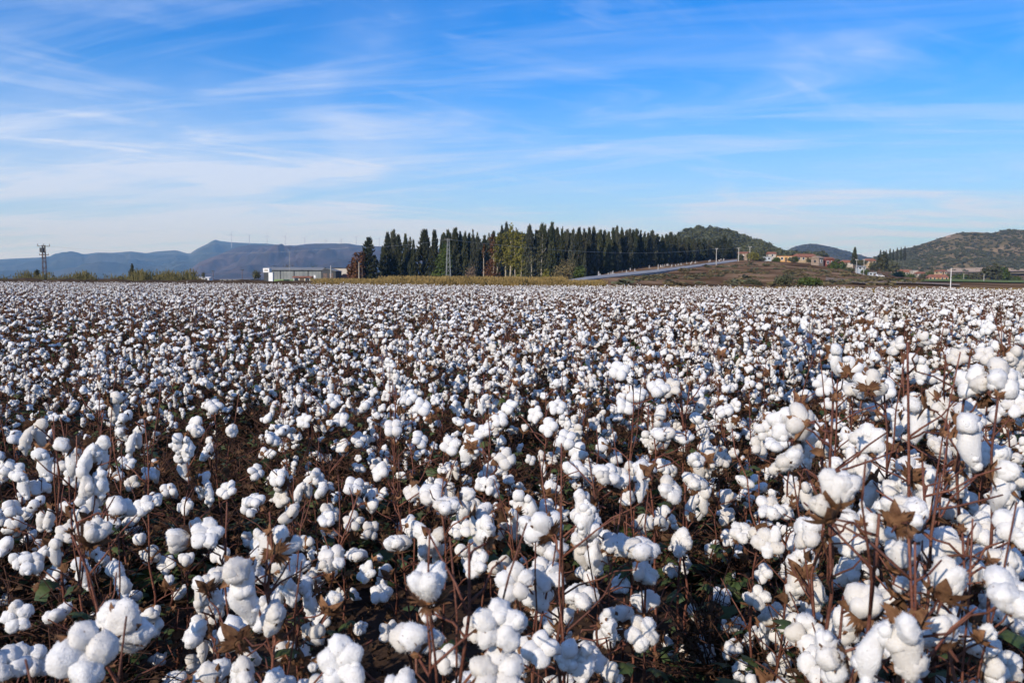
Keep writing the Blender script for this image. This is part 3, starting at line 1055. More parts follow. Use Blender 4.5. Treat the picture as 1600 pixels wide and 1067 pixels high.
weed_protos = []
for k in range(5):
    me = blade_tuft(320 + k, 40, 1.0, 0.3, 0.03)
    me.materials.clear()
    me.materials.append(M['weed'])
    weed_protos.append(me)
pts, rots, scl, idx = [], [], [], []
for _ in range(2600):
    u = rr.uniform(490, 940)
    dd = rr.uniform(89, 122)
    h = 1.45 if u > 600 else 1.2
    if u > 880:
        h = 1.15
    pts.append((GX(u, dd), dd, 0.0))
    rots.append((0, 0, rr.uniform(0, 6.28)))
    k = h * rr.uniform(0.65, 1.25)
    scl.append((1.2, 1.2, k))
    idx.append(rr.randint(5))
for _ in range(420):
    u = rr.uniform(930, 1600)
    dd = rr.uniform(62, 70) + (1250 - u) * 0.02
    pts.append((GX(u, dd), dd, 0.0))
    rots.append((0, 0, rr.uniform(0, 6.28)))
    scl.append((1.0, 1.0, rr.uniform(0.6, 0.95)))
    idx.append(rr.randint(5))
scatter('weeds', weed_protos, pts, rots, scl, idx, 'dry golden weeds along the far edge of the cotton', 'weeds', 2)

place_cypress(207, 413, 125, 15, 'small dark conifer rising out of the reeds on the left', None, 2, name='conifer_tree')
for (u, yt, w, d, mat, seed, lab) in [
        (58, 420, 9, 122, 'leaf_olive', 81, 'small ragged tree among the reeds left of the dark pylon'),
        (401, 420, 13, 200, 'leaf_olive', 82, 'small half bare tree at the left end of the grey shed'),
        (428, 414, 17, 262, 'leaf_poplar', 83, 'yellow green tree top showing behind the left of the grey shed'),
        (449, 411, 22, 262, 'leaf_olive', 84, 'olive green tree top showing behind the middle of the grey shed'),
        (489, 412, 28, 262, 'leaf_bright', 85, 'dark green rounded tree top behind the right half of the grey shed'),
        (318, 423, 6, 240, 'leaf_olive', 86, 'tiny dark palm like tree beside the white low roofs on the left')]:
    H = ZY(u, yt, d)
    r = px2m(w, d) / 2
    tree('tree', u, d, blob_crown([(0, 0, H * 0.68, r, r, H * 0.32), (r * 0.4, 0, H * 0.55, r * 0.7, r * 0.7, H * 0.3), (-r * 0.4, 0, H * 0.6, r * 0.7, r * 0.7, H * 0.28)], seed, 420, 0.2 if seed != 86 else 0.12, fill=0.3),
         trunk_mb(H * 0.7, 0.09, seed, 5, r * 0.7), M[mat], M['trunk'], lab)


# ------------------------------------------------------------------ buildings
def gable_house(name, u, ybase, w, dep, wall_h, roof_h, d, wall, roof, label, rz=0.0, hip=0.0, windows=3, door=True, chimney=False, cat='house', over=0.35, side_windows=1):
    """a house facing the camera, u = photo column of its middle, w and dep in metres; its base sits on photo row ybase"""
    z0 = ZY(u, ybase, d) if ybase is not None else max(0.0, slope_z(u, d)) - 0.1
    e = empty(name, (GX(u, d), d, z0), rz)
    tag(e, label, cat)
    hw, hd = w / 2, dep / 2
    mb = MB().box((-hw, -hd, -2.5), (hw, hd, wall_h))
    wl = mb.build('wall', wall, e)
    if roof_h > 0:
        a, b = hw + over, hd + over
        rx = a - hip
        v = [(-a, -b, wall_h + 0.01), (a, -b, wall_h + 0.01), (a, b, wall_h + 0.01), (-a, b, wall_h + 0.01), (-rx, 0, wall_h + roof_h), (rx, 0, wall_h + roof_h),
             (-a, -b, wall_h - 0.14), (a, -b, wall_h - 0.14), (a, b, wall_h - 0.14), (-a, b, wall_h - 0.14)]
        f = [(0, 1, 5, 4), (2, 3, 4, 5), (1, 2, 5), (3, 0, 4), (6, 7, 1, 0), (7, 8, 2, 1), (8, 9, 3, 2), (9, 6, 0, 3), (9, 8, 7, 6)]
        rf = MB().add(v, f).build('roof', roof, e)
    else:
        rf = MB().box((-hw - 0.15, -hd - 0.15, wall_h + 0.003), (hw + 0.15, hd + 0.15, wall_h + 0.25)).build('roof', roof, e)
    if chimney:
        MB().box((hw * 0.3, -0.3, wall_h + roof_h * 0.3), (hw * 0.3 + 0.6, 0.3, wall_h + roof_h + 0.6)).build('chimney', wall, rf)
    n = windows + (1 if door else 0)
    for k in range(n):
        x = -hw + w * (k + 0.5) / n
        if door and k == n // 2:
            MB().box((x - 0.5, -hd - 0.06, 0), (x + 0.5, -hd + 0.05, min(2.1, wall_h - 0.3))).build('door', M['door'], e)
        else:
            z = min(1.0, wall_h * 0.4)
            fr = MB()
            h = min(1.25, wall_h * 0.45)
            for q in ((x - 0.62, z - 0.1, x + 0.62, z), (x - 0.62, z + h, x + 0.62, z + h + 0.1), (x - 0.62, z, x - 0.52, z + h), (x + 0.52, z, x + 0.62, z + h)):
                fr.box((q[0], -hd - 0.09, q[1]), (q[2], -hd + 0.04, q[3]))
            f_ = fr.build('window', M['white'], e)
            MB().box((x - 0.52, -hd - 0.04, z), (x + 0.52, -hd + 0.03, z + h)).build('pane', M['glass'], f_)
    for k in range(side_windows):
        for s in (-1, 1):
            y = -hd + dep * (k + 0.5) / side_windows
            MB().box((s * hw - 0.05, y - 0.5, 1.0), (s * hw + 0.05, y + 0.5, min(2.1, wall_h - 0.3))).build('window', M['glass'], e)
    return e


D = 400
gable_house('house', 1224, 409.5, 7.4, 6, 2.7, 0, D, M['ochre'], M['tiles'], 'small flat roofed orange and red house left of the cream house', rz=R(-18))
gable_house('house', 1256, 409, 11, 7, 2.3, 1.5, D + 4, M['cream'], M['tiles'], 'cream house with a long red tiled roof in the middle of the village', rz=R(6), hip=1.5, windows=4)
gable_house('house', 1276, 414, 3.4, 4, 3.1, 0.9, 372, M['stone_wall'], M['stone_wall'], 'small bare stone gable in front of the cream house', rz=R(35), windows=1, door=False)
gable_house('house', 1291, 416, 4.6, 4, 3.3, 0.8, 376, M['red_wall'], M['tiles'], 'dark red narrow house on the right edge of the village top', rz=R(20), windows=2, door=False)
gable_house('house', 1320, 415, 6.4, 5, 1.6, 1.2, 430, M['plaster'], M['tiles'], 'white house with a bright red hipped roof left of the brown cypress', rz=R(-10), hip=1.8, windows=2)
gable_house('house', 1344, 423, 3.3, 3, 1.7, 0.4, 360, M['blue_white'], M['grey_roof'], 'pale blue white hut between the two poles below the brown cypress', windows=2, door=False)
gable_house('container', 1362, 432, 3.0, 2.4, 1.6, 0, 345, M['blue_white'], M['grey_roof'], 'pale box cabin at the foot of the village slope', rz=R(-8), windows=1, door=True, cat='cabin', side_windows=0)
gable_house('house', 1404, 430, 7.5, 6, 2.4, 1.5, 560, M['beige_wall'], M['tiles'], 'low house with a pale red roof, leftmost below the olive hill', hip=1.5, rz=R(8))
gable_house('house', 1417, 430.5, 6, 6, 2.2, 1.7, 545, M['plaster'], M['tiles'], 'white walled house with a pink red roof beside the white block', hip=0.8, rz=R(-12))
gable_house('house', 1427, 431.5, 3.4, 5, 3.6, 0, 540, M['plaster'], M['grey_roof'], 'narrow white two storey block among the red roofs', windows=1, side_windows=0)
gable_house('house', 1437.5, 433, 5.4, 5, 2.3, 1.1, 535, M['plaster'], M['tiles'], 'white house with a low roof right of the white block', windows=2, hip=0.6, rz=R(5))
gable_house('house', 1469, 430, 5.0, 5, 2.3, 1.0, 505, M['cream'], M['tiles'], 'small red roofed house just behind the yellow house', windows=2, rz=R(10))
gable_house('house', 1464, 438.5, 10.2, 6.5, 1.9, 1.6, 470, M['ochre'], M['tiles'], 'yellow house with a reddish tiled roof beside the green meadow', rz=R(-14), hip=1.2, windows=4, chimney=True)
gable_house('house', 1161, 406, 4.4, 4, 3.2, 0.6, 398, M['stone_wall'], M['tiles'], 'narrow pinkish house at the top end of the climbing road', rz=R(-30), windows=1, door=False)
gable_house('house', 1195, 408.5, 4.6, 4, 2.1, 0, 402, M['blue_white'], M['grey_roof'], 'small bluish white house half hidden left of the orange house', windows=2, door=False)
gable_house('house', 1204, 403.5, 4, 4, 2.4, 1.0, 455, M['beige_wall'], M['tiles'], 'small beige house higher up behind the orange house', windows=1, door=False)
gable_house('house', 1357, 412, 6, 5, 1.6, 1.2, 470, M['cream'], M['tiles'], 'house with a red roof showing right of the brown cypress', windows=2, hip=1.0)


def shed():
    d = 232
    x0, x1 = GX(413, d), GX(503, d)
    e = empty('shed', (x0, d, 0), 0)
    tag(e, 'long grey metal shed with a dark gable end and green base band', 'shed')
    Lx = x1 - x0
    h = ZY(455, 420.5, d)
    wl = MB().box((0, 0, 0.0), (Lx, 7, h - 0.15)).build('wall', M['grey_metal'], e)
    n = 18
    rib = MB()
    for k in range(1, n):
        x = Lx * k / n
        o = MB().box((x - 0.05, -0.05, 1.3), (x + 0.05, 0.02, h - 0.2)).build('rib', M['grey_roof'], wl)
    MB().box((-0.02, -0.06, 0.0), (Lx + 0.02, 0.03, 1.25)).build('base_band', M['green_paint'], e)
    MB().add([(-0.3, -0.5, h - 0.14), (Lx + 0.2, -0.5, h - 0.14), (Lx + 0.2, 3.5, h + 0.55), (-0.3, 3.5, h + 0.55), (-0.3, 7.4, h - 0.14), (Lx + 0.2, 7.4, h - 0.14),
              (-0.3, -0.5, h - 0.30), (Lx + 0.2, -0.5, h - 0.30), (Lx + 0.2, 7.4, h - 0.30), (-0.3, 7.4, h - 0.30)],
             [(0, 1, 2, 3), (3, 2, 5, 4), (6, 7, 1, 0), (8, 9, 4, 5), (9, 8, 7, 6)]).build('roof', M['grey_roof'], e)
    for k in range(3):
        x = Lx * (0.28 + 0.24 * k)
        MB().box((x - 0.12, -0.09, 1.4), (x + 0.12, 0.03, h - 0.4)).build('downpipe', M['dark_metal'], e)
    # dark annex with its own gable at the right end
    w = GX(526, d) - x1
    v = [(Lx + 0.02, -1.2, 0), (Lx + w, -1.2, 0), (Lx + w, -1.2, h - 0.6), (Lx + w * 0.45, -1.2, h + 0.05), (Lx + 0.02, -1.2, h - 0.35),
         (Lx + 0.02, 6.8, 0), (Lx + w, 6.8, 0), (Lx + w, 6.8, h - 0.6), (Lx + w * 0.45, 6.8, h + 0.05), (Lx + 0.02, 6.8, h - 0.35)]
    gb = MB().add(v, [(0, 1, 2, 3, 4), (9, 8, 7, 6, 5), (1, 6, 7, 2), (0, 4, 9, 5)]).build('gable_wall', M['dark_metal'], e)
    MB().add([(Lx - 0.1, -1.4, h - 0.33), (Lx + w * 0.45, -1.4, h + 0.1), (Lx + w + 0.2, -1.4, h - 0.62), (Lx - 0.1, 7, h - 0.33), (Lx + w * 0.45, 7, h + 0.1), (Lx + w + 0.2, 7, h - 0.62),
              (Lx - 0.1, -1.4, h - 0.2), (Lx + w * 0.45, -1.4, h + 0.24), (Lx + w + 0.2, -1.4, h - 0.48), (Lx - 0.1, 7, h - 0.2), (Lx + w * 0.45, 7, h + 0.24), (Lx + w + 0.2, 7, h - 0.48)],
             [(6, 7, 10, 9), (7, 8, 11, 10), (0, 6, 9, 3), (8, 2, 5, 11), (0, 1, 7, 6), (1, 2, 8, 7), (1, 0, 3, 4), (2, 1, 4, 5)]).build('gable_roof', M['grey_roof'], e)
    for k in range(2):
        x = Lx + w * (0.3 + 0.4 * k)
        MB().box((x - 0.55, -1.26, 0.2), (x + 0.55, -1.17, 3.0)).build('door', M['steel_dark'], e)


shed()
d = 225
e = empty('gatehouse', (GX(416.5, d), d, 0))
tag(e, 'tall white block with a dark opening at the left end of the grey shed', 'gatehouse')
MB().box((-0.75, 0, 0), (0.55, 2, 3.1)).build('wall', M['dark_metal'], e)
MB().box((-0.85, -0.15, 3.11), (0.8, 2.1, 4.25)).build('fascia', M['white'], e)
o = MB().box((-0.5, -0.19, 3.45), (0.4, -0.152, 3.95)).build('panel', M['beige_wall'], e)
e = empty('storage_tank', (GX(423.5, d - 2), d - 2, 0))
tag(e, 'white upright cabinet standing right of the white gate block', 'cabinet')
MB().box((-0.55, -0.4, 0), (0.55, 0.4, 3.05)).build('body', M['white'], e)
MB().box((0.62 - 0.06, -0.42, 0.1), (0.62, 0.42, 3.0)).build('side_panel', M['blue_white'], e)
MB().box((-0.6, -0.45, 3.055), (0.65, 0.45, 3.15)).build('lid', M['grey_roof'], e)
gable_house('hut', 474, None, 3.9, 2.6, 1.9, 0.25, 196, M['yellow_wall'], M['tiles'], 'small yellow hut with a low reddish roof in front of the grey shed', windows=2, cat='hut', side_windows=0)
MB_ = MB().box((-0.35, -0.3, 0), (0.35, 0.3, 1.3)).box((-0.25, -0.25, 1.301), (0.25, 0.25, 1.9)).box((-0.2, -0.22, 1.9), (0.2, 0.1, 2.25))
tag(MB_.build('water_tank', M['white'], loc=(GX(492, 196), 196, 0)), 'white stepped water tank standing right of the yellow hut', 'tank')
gable_house('warehouse', 537, None, 5.6, 8, 5.0, 0.1, 262, M['beige_wall'], M['dark_metal'], 'pale beige warehouse wall between the shed and the rust brown tree', windows=0, door=False, cat='warehouse', over=0.2, side_windows=0)
gable_house('house', 546, None, 5.2, 5, 1.5, 1.5, 240, M['beige_wall'], M['tiles'], 'small house with a low red roof at the foot of the rust brown tree', windows=2, hip=1.2, door=False)
gable_house('greenhouse', 317, None, 8.4, 6, 1.9, 0.4, 420, M['white'], M['white'], 'low white roofed shelter on the plain at the right end of the reeds', windows=2, cat='greenhouse', side_windows=0)
gable_house('greenhouse', 371, None, 15, 8, 1.15, 0.2, 420, M['beige_wall'], M['grey_roof'], 'long low grey roofed building left of the grey shed', windows=5, cat='greenhouse', side_windows=0)
gable_house('pavilion', 663, None, 3.0, 2.2, 1.9, 0.2, 190, M['beige_wall'], M['white'], 'tiny white roofed kiosk under the cypresses left of the bright green tree', windows=1, cat='kiosk', side_windows=0)


# ------------------------------------------------------------------ pylons, poles, mast, wires, turbines
def lattice(mb, z0, z1, w0, w1, n, r):
    for s in ((-1, -1), (1, -1), (1, 1), (-1, 1)):
        mb.tube([(s[0] * w0, s[1] * w0, z0), (s[0] * w1, s[1] * w1, z1)], r, 4)
    cs = [(-1, -1), (1, -1), (1, 1), (-1, 1)]
    return cs


def pylon(name, u, ytop, d, w0, w1, mat, label, n, arms, r=0.05, wide=1.0):
    H = ZY(u, ytop, d)
    e = empty(name, (GX(u, d), d, 0), R(12))
    tag(e, label, 'pylon')
    cs = [(-1, -1), (1, -1), (1, 1), (-1, 1)]
    for c in cs:
        MB().tube([(c[0] * w0, c[1] * w0, -0.2), (c[0] * w1, c[1] * w1, H)], r * 1.25, 4).build('leg', mat, e)
    for k in range(n):
        za, zb = H * k / n, H * (k + 1) / n
        wa, wb = w0 + (w1 - w0) * k / n, w0 + (w1 - w0) * (k + 1) / n
        br = MB()
        for i in range(4):
            a, b = cs[i], cs[(i + 1) % 4]
            if (k + i) % 2:
                a, b = b, a
            br.tube([(a[0] * wa, a[1] * wa, za), (b[0] * wb, b[1] * wb, zb)], r * 0.8, 4)
        br.build('brace', mat, e)
    for (z, l, drop) in arms:
        am = MB().tube([(-l, 0, H * z), (l, 0, H * z)], r * 1.3, 4)
        a = am.build('crossarm', mat, e)
        for s in (-1, 0, 1):
            MB().tube([(s * l * 0.92, 0, H * z + 0.02), (s * l * 0.92, 0, H * z + drop)], [0.06, 0.05], 6).build('insulator', M['steel_dark'], a)
    return e, H


pylon('lattice_pylon', 700.5, 373, 172, 0.52, 0.17, M['steel'], 'slim grey lattice pylon in front of the dark cypress wood', 11, [(0.985, 0.8, 0.3)], 0.034)
e, H = pylon('lattice_pylon', 70, 383, 165, 0.36, 0.22, M['steel_dark'], 'dark lattice pylon with two crossarms and a transformer above the reeds', 8, [(0.97, 1.15, 0.5), (0.75, 0.85, 0.3)], 0.05)
MB().box((-0.62, -0.45, H * 0.82), (-0.02, 0.45, H * 0.93)).build('transformer', M['dark_metal'], e)


def pole(u, yt, d, r, mat, label, arm=0.0, base=None, yb=None):
    z0 = slope_z(u, d) if yb is None else ZY(u, yb, d) - 0.2
    z0 = max(z0, 0) if yb is None else z0
    H = ZY(u, yt, d) - z0
    e = empty('utility_pole', (GX(u, d), d, z0))
    tag(e, label, 'pole')
    MB().tube([(0, 0, -0.3), (0, 0, H)], [r, r * 0.7], 8).build('shaft', mat, e)
    if arm > 0:
        a = MB().box((-arm, -0.06, H - 0.35), (arm, 0.06, H - 0.23)).build('crossarm', mat, e)
        for s in (-1, 1):
            MB().tube([(s * arm * 0.9, 0, H - 0.23), (s * arm * 0.9, 0, H + 0.02)], 0.05, 6).build('insulator', M['white'], a)
    return e


pole(561, 410, 180, 0.14, M['trunk_pale'], 'pale wooden pole left of the rust brown tree trunk', 0.0)
pole(566, 418, 184, 0.10, M['trunk'], 'thin dull pole just right of the pale wooden pole')
pole(517, 415, 200, 0.13, M['concrete'], 'grey concrete pole in front of the dark gable end', 0.0)
pole(1118.5, 388, 330, 0.17, M['concrete'], 'concrete pole beside the road in front of the last cypresses', 0.5)
pole(1153, 387, 372, 0.20, M['concrete'], 'pale pole at the top end of the climbing road', 0.7)
pole(1170.5, 385, 396, 0.18, M['concrete'], 'pale pole with a crossarm behind the pinkish house', 0.9)
pole(1485.5, 419, 150, 0.07, M['white'], 'thick white pole standing in front of the green meadow', 0.0)
pole(1337.5, 405, 330, 0.13, M['concrete'], 'thin concrete pole left of the pale blue hut', 0.5)
pole(1349, 405, 340, 0.13, M['concrete'], 'thin concrete pole right of the pale blue hut', 0.5)
pole(1505.5, 427, 420, 0.13, M['concrete'], 'far thin pole right of the thick white pole')
pole(1537, 428, 330, 0.13, M['concrete'], 'thin pole in front of the big olive green trees', 0.0)
pole(1028, 413, 252, 0.12, M['concrete'], 'short pale post beside the climbing road', 0.0)
e = empty('antenna_mast', (GX(453, 228), 228, 0))
tag(e, 'thin tall antenna mast in front of the grey shed', 'mast')
H = ZY(453, 393, 228)
MB().tube([(0, 0, -0.2), (0, 0, H)], [0.075, 0.045], 6).build('shaft', M['steel'], e)
MB().tube([(-0.35, 0, H - 0.3), (0.35, 0, H - 0.3)], 0.025, 4).build('antenna_rod', M['steel'], e)
for (u, yt) in ((333, 424.5), (378.5, 422.5)):
    e = empty('lamp_post', (GX(u, 240), 240, 0))
    tag(e, 'dark lamp post %s' % ('between the two low buildings on the plain' if u < 350 else 'over the long low grey roofed building'), 'lamp post')
    H = ZY(u, yt, 240)
    MB().tube([(0, 0, -0.2), (0, 0, H)], 0.09, 6).build('shaft', M['steel_dark'], e)
    MB().box((-0.45, -0.15, H), (0.45, 0.15, H + 0.22)).build('lamp_head', M['dark_metal'], e)


def wire(a, b, sag, label, r=0.022):
    a, b = Vector(a), Vector(b)
    pts = []
    for k in range(17):
        t = k / 16
        p = a.lerp(b, t)
        p.z -= sag * 4 * t * (1 - t)
        pts.append(p)
    tag(MB().tube(pts, r, 5).build('power_line', M['wire']), label, 'power line')


wire(P(700, 374.5, 172), P(545, 387.5, 150), 0.35, 'pale wire running left from the grey lattice pylon')
wire(P(545, 387.5, 150), P(70, 384.5, 165), 1.2, 'long wire from the dark pylon past the shed to the rust brown tree', 0.012)
wire(P(701, 374.5, 172), P(1118, 388.6, 330), 2.2, 'wire running right from the grey lattice pylon across the cypress wood', 0.03)
wire(P(1118, 388.6, 330), P(1153, 387.5, 372), 0.2, 'short wire between the two poles beside the road')
wire(P(1171, 386, 396), P(1420, 383.5, 560), 1.5, 'thin wire crossing the sky over the village', 0.025)


def turbines():
    spots = [(363, 366, 0.3), (391, 368, 1.1), (418.4, 368.5, 0.0), (446.6, 369.5, 0.5), (477, 372.5, 0.8), (510, 375, 0.2), (534, 374, 1.6), (557, 371, 0.9), (593, 373.5, 0.4)]
    labs = ['first wind turbine right of the pointed summit', 'second wind turbine right of the pointed summit', 'third wind turbine from the pointed summit', 'wind turbine above the pale scar nearly over the antenna mast',
            'faint wind turbine right of the antenna mast', 'small wind turbine over the flat ridge above the shed end', 'small wind turbine left of the rust brown tree', 'wind turbine just above the rust brown tree', 'wind turbine in the gap between conifer and cypress']
    for (u, yh, a), lab in zip(spots, labs):
        d = 6080
        zr = ZY(u, 387, d)
        hub = ZY(u, yh, d)
        e = empty('wind_turbine', (GX(u, d), d, zr))
        tag(e, lab, 'wind turbine', 'wind turbines along the mountain ridge')
        h = hub - zr
        MB().tube([(0, 0, 0), (0, 0, h)], [1.9, 1.2], 8).build('tower', M['turbine'], e)
        MB().box((-1.8, -4, h - 1.6), (1.8, 6, h + 2)).build('nacelle', M['turbine'], e)
        for k in range(3):
            an = a + k * 2.094
            dx, dz = math.sin(an), math.cos(an)
            L = h * 0.36
            pts = [(dx * L * t, -5, h + dz * L * t) for t in (0.02, 0.3, 0.7, 1.0)]
            MB().tube(pts, [0.7, 1.0, 0.7, 0.3], 5).build('blade', M['turbine'], e)
        MB().tube([(0, -6.5, h), (0, -3.9, h)], [1.0, 1.9], 8).build('hub', M['turbine'], e)


turbines()

# ------------------------------------------------------------------ gravestones, village trees, right side
gm = MB().box((-0.5, -1.0, 0), (0.5, 1.0, 0.35)).box((-0.35, 0.78, 0.351), (0.35, 0.95, 1.6))
gm.add([(-0.35, 0.79, 1.6), (0.35, 0.79, 1.6), (0, 0.79, 1.9), (-0.35, 0.94, 1.6), (0.35, 0.94, 1.6), (0, 0.94, 1.9)], [(0, 1, 2), (5, 4, 3), (1, 4, 5, 2), (3, 0, 2, 5)])
gmesh = gm.mesh('gravestone', M['marble'])
rg = random.Random(9)
for i in range(38):
    u = rg.uniform(935, 1150)
    dd = float(np.interp(u, [917, 1030, 1100, 1152], [190, 266, 334, 395])) + rg.uniform(2, 46)
    z = slope_z(u, dd)
    o = bpy.data.objects.new('gravestone', gmesh)
    link(o)
    o.location = (GX(u, dd), dd, z - 0.05)
    o.rotation_euler = (0, R(rg.uniform(-4, 4)), rg.uniform(-0.5, 0.5))
    s = rg.uniform(0.32, 0.66)
    o.scale = (s * 0.8, s, s * rg.uniform(0.7, 1.25))
    tag(o, 'small white gravestone under the cypresses above the climbing road', 'gravestone', 'gravestones under the cypresses')

for (u, yt, yb, w, d, mat, seed, lab) in [
        (1224, 428, 447, 32, 148, 'leaf_olive', 401, 'rounded olive green shrub at the foot of the brown slope, left of the darker one'),
        (1264, 431.5, 447, 44, 148, 'leaf_bright', 402, 'wide dark green shrub at the foot of the brown slope'),
        (1178, 436, 446, 26, 150, 'leaf_olive', 403, 'low flat shrub left of the two big shrubs at the slope foot'),
        (1176, 393, 408, 22, 388, 'leaf_poplar', 404, 'yellow green bush beside the pinkish house'),
        (1200, 410, 422, 26, 335, 'leaf_bright', 405, 'dark bush on the slope below the bluish white house'),
        (1172, 409, 418, 30, 350, 'leaf_olive', 406, 'dull bush on the slope at the upper road end'),
        (1242, 400, 410, 12, 392, 'leaf_bright', 407, 'dark bush between the orange house and the cream house'),
        (1279, 398, 410, 22, 398, 'leaf_olive', 408, 'yellowish tree top in front of the right end of the cream house'),
        (1310, 407, 424, 26, 372, 'leaf_bright', 409, 'dark green tree right of the dark red house'),
        (1300, 408, 428, 18, 350, 'leaf_bright', 410, 'dark bush below the dark red house'),
        (1326, 417, 426, 20, 350, 'leaf_olive', 411, 'bush between the dark tree and the pale blue hut'),
        (1365, 408, 424, 18, 410, 'leaf_olive', 412, 'olive tree right of the brown cypress'),
        (1378, 394, 424, 20, 420, 'leaf_olive', 413, 'tall olive brown tree below the row of small cypresses'),
        (1394, 406, 426, 24, 470, 'leaf_olive', 414, 'grey green tree left of the low red roofs'),
        (1405, 423, 434, 24, 480, 'leaf_bright', 415, 'green bushes in front of the low pale red roof'),
        (1452, 424, 436, 16, 520, 'leaf_bright', 416, 'green tree between the white houses and the yellow house'),
        (1398, 425, 435, 22, 500, 'leaf_olive', 430, 'olive bush hiding the front of the leftmost low red roof'),
        (1422, 427, 435.5, 20, 490, 'leaf_bright', 431, 'dark bush in front of the pink red roof'),
        (1443, 427, 436, 16, 480, 'leaf_olive', 432, 'olive bush right of the low white house'),
        (1480, 428, 440, 18, 500, 'leaf_bright', 433, 'dark tree close behind the right end of the yellow house'),
        (1236, 401, 410, 14, 388, 'leaf_olive', 434, 'olive bush at the right corner of the orange house'),
        (1266, 403, 412, 16, 380, 'leaf_olive', 435, 'low olive bush in front of the cream house'),
        (1212, 401, 411, 14, 390, 'leaf_bright', 436, 'dark bush at the left corner of the orange house'),
        (1186, 400, 410, 22, 394, 'leaf_olive', 437, 'wide olive bush in front of the bluish white house'),
        (1352, 420, 430, 16, 352, 'leaf_bright', 438, 'dark bush between the pale blue hut and the pale box cabin'),
        (1156, 396, 409, 12, 386, 'leaf_olive', 440, 'dark bush against the left wall of the pinkish house'),
        (1248, 396, 404, 16, 420, 'pine', 441, 'dark tree top behind the left end of the cream house'),
        (1268, 397, 405, 18, 425, 'leaf_olive', 442, 'olive tree top behind the cream house roof'),
        (1306, 404, 412, 16, 440, 'leaf_olive', 443, 'olive tree top behind the dark red house'),
        (1345, 405, 415, 20, 440, 'leaf_olive', 444, 'olive tree behind the two thin poles'),
        (1390, 412, 425, 26, 520, 'leaf_bright', 445, 'dark tree behind the leftmost low red roof'),
        (1458, 421, 431, 18, 560, 'leaf_olive', 446, 'olive tree behind the small red roofed house'),
        (1500, 426, 440, 28, 520, 'leaf_bright', 417, 'dark low tree right of the thick white pole'),
        (1521, 425, 439, 24, 520, 'leaf_olive', 418, 'olive tree left of the big olive green tree'),
        (1548, 412, 441, 34, 430, 'leaf_olive', 419, 'big rounded olive green tree on the right'),
        (1567, 416, 440, 22, 440, 'leaf_bright', 420, 'dark green tree on the right flank of the big olive green tree'),
        (1585, 430, 441, 26, 440, 'leaf_bright', 421, 'low dark bushes at the right border below the tan field'),
        (1185, 385, 400, 22, 560, 'pine', 422, 'dark pine behind the pinkish house'),
        (1212, 396, 405, 20, 480, 'leaf_olive', 423, 'olive tree behind the orange house')]:
    z0 = ZY(u, yb, d)
    H = ZY(u, yt, d) - z0
    r = px2m(w, d) / 2
    e = tree('bush' if H < 2.9 else 'tree', u, d, blob_crown([(0, 0, H * 0.55, r * 0.8, r * 0.8, H * 0.45), (r * 0.45, 0, H * 0.42, r * 0.55, r * 0.6, H * 0.38), (-r * 0.45, 0, H * 0.45, r * 0.55, r * 0.6, H * 0.4), (r * 0.1, -r * 0.3, H * 0.3, r * 0.6, r * 0.5, H * 0.3)], seed, 620, 0.055 * (r + H), fill=0.4),
             trunk_mb(H * 0.7, 0.03 * H, seed, 5, r * 0.6), M[mat], M['trunk'], lab, 'bush' if H < 2.9 else 'tree', base=z0)

place_cypress(1334, 387, 385, 9, 'lone brown green cypress standing above the pale blue hut', None, 1, base=ZY(1334, 414, 385))
for k, (u, yt) in enumerate([(1374, 391), (1379, 392), (1383, 391), (1389, 389), (1394, 390), (1400, 388), (1406, 386.5), (1412, 386)]):
    place_cypress(u, yt, 760, 4.5, 'small cypress on the left hill shoulder, %s of its row from the left' % WORDS[k], 'row of small cypresses on the hill shoulder', k % 9, base=ZY(u, 408, 760))
for k, u in enumerate([1476, 1480, 1483, 1486, 1490, 1494, 1500, 1504, 1508, 1512, 1516]):
    place_cypress(u, 400 + (k % 3), 980, 4.5, 'tiny dark conifer in the clump half way up the olive hill', 'dark conifer clump on the olive hill', k % 9, base=ZY(u, 409, 980))


def car():
    u, d = 1373, 338
    z0 = ZY(u, 434, d)
    e = empty('parked_car', (GX(u, d), d, z0), R(6))
    tag(e, 'small pale car parked right of the pale box cabin', 'car')
    body = MB()
    prof = [(-2.0, 0.3), (-2.0, 0.8), (-1.2, 0.9), (-0.7, 1.38), (0.7, 1.4), (1.2, 0.92), (1.95, 0.8), (2.0, 0.3)]
    n = len(prof)
    body.add([(x, -0.8, z) for x, z in prof] + [(x, 0.8, z) for x, z in prof], [tuple(range(n)), tuple(range(2 * n - 1, n - 1, -1))] + [(i, i + n, (i + 1) % n + n, (i + 1) % n) for i in range(n)])
    body.build('body', M['car_paint'], e)
    for s in (-1, 1):
        MB().add([(s * 0.05, -0.82, 0.92), (s * 1.05, -0.82, 0.92), (s * 0.65, -0.82, 1.3), (s * 0.05, -0.82, 1.3)], [(0, 1, 2, 3) if s > 0 else (3, 2, 1, 0)]).build('window', M['glass'], e)
    for x in (-1.25, 1.25):
        for y in (-0.72, 0.72):
            MB().tube([(x, y - 0.12, 0.32), (x, y + 0.12, 0.32)], 0.32, 12).build('wheel', M['tyre'], e)


car()


def round_tuft(seed, n, s, mat, zs=0.8):
    return blob_crown([(0, 0, 0.5 * zs, 0.5, 0.5, 0.5 * zs), (0.25, 0.1, 0.35, 0.35, 0.3, 0.3), (-0.25, -0.1, 0.4, 0.3, 0.35, 0.32)], seed, n, s, fill=0.5).mesh('tuft', M[mat])


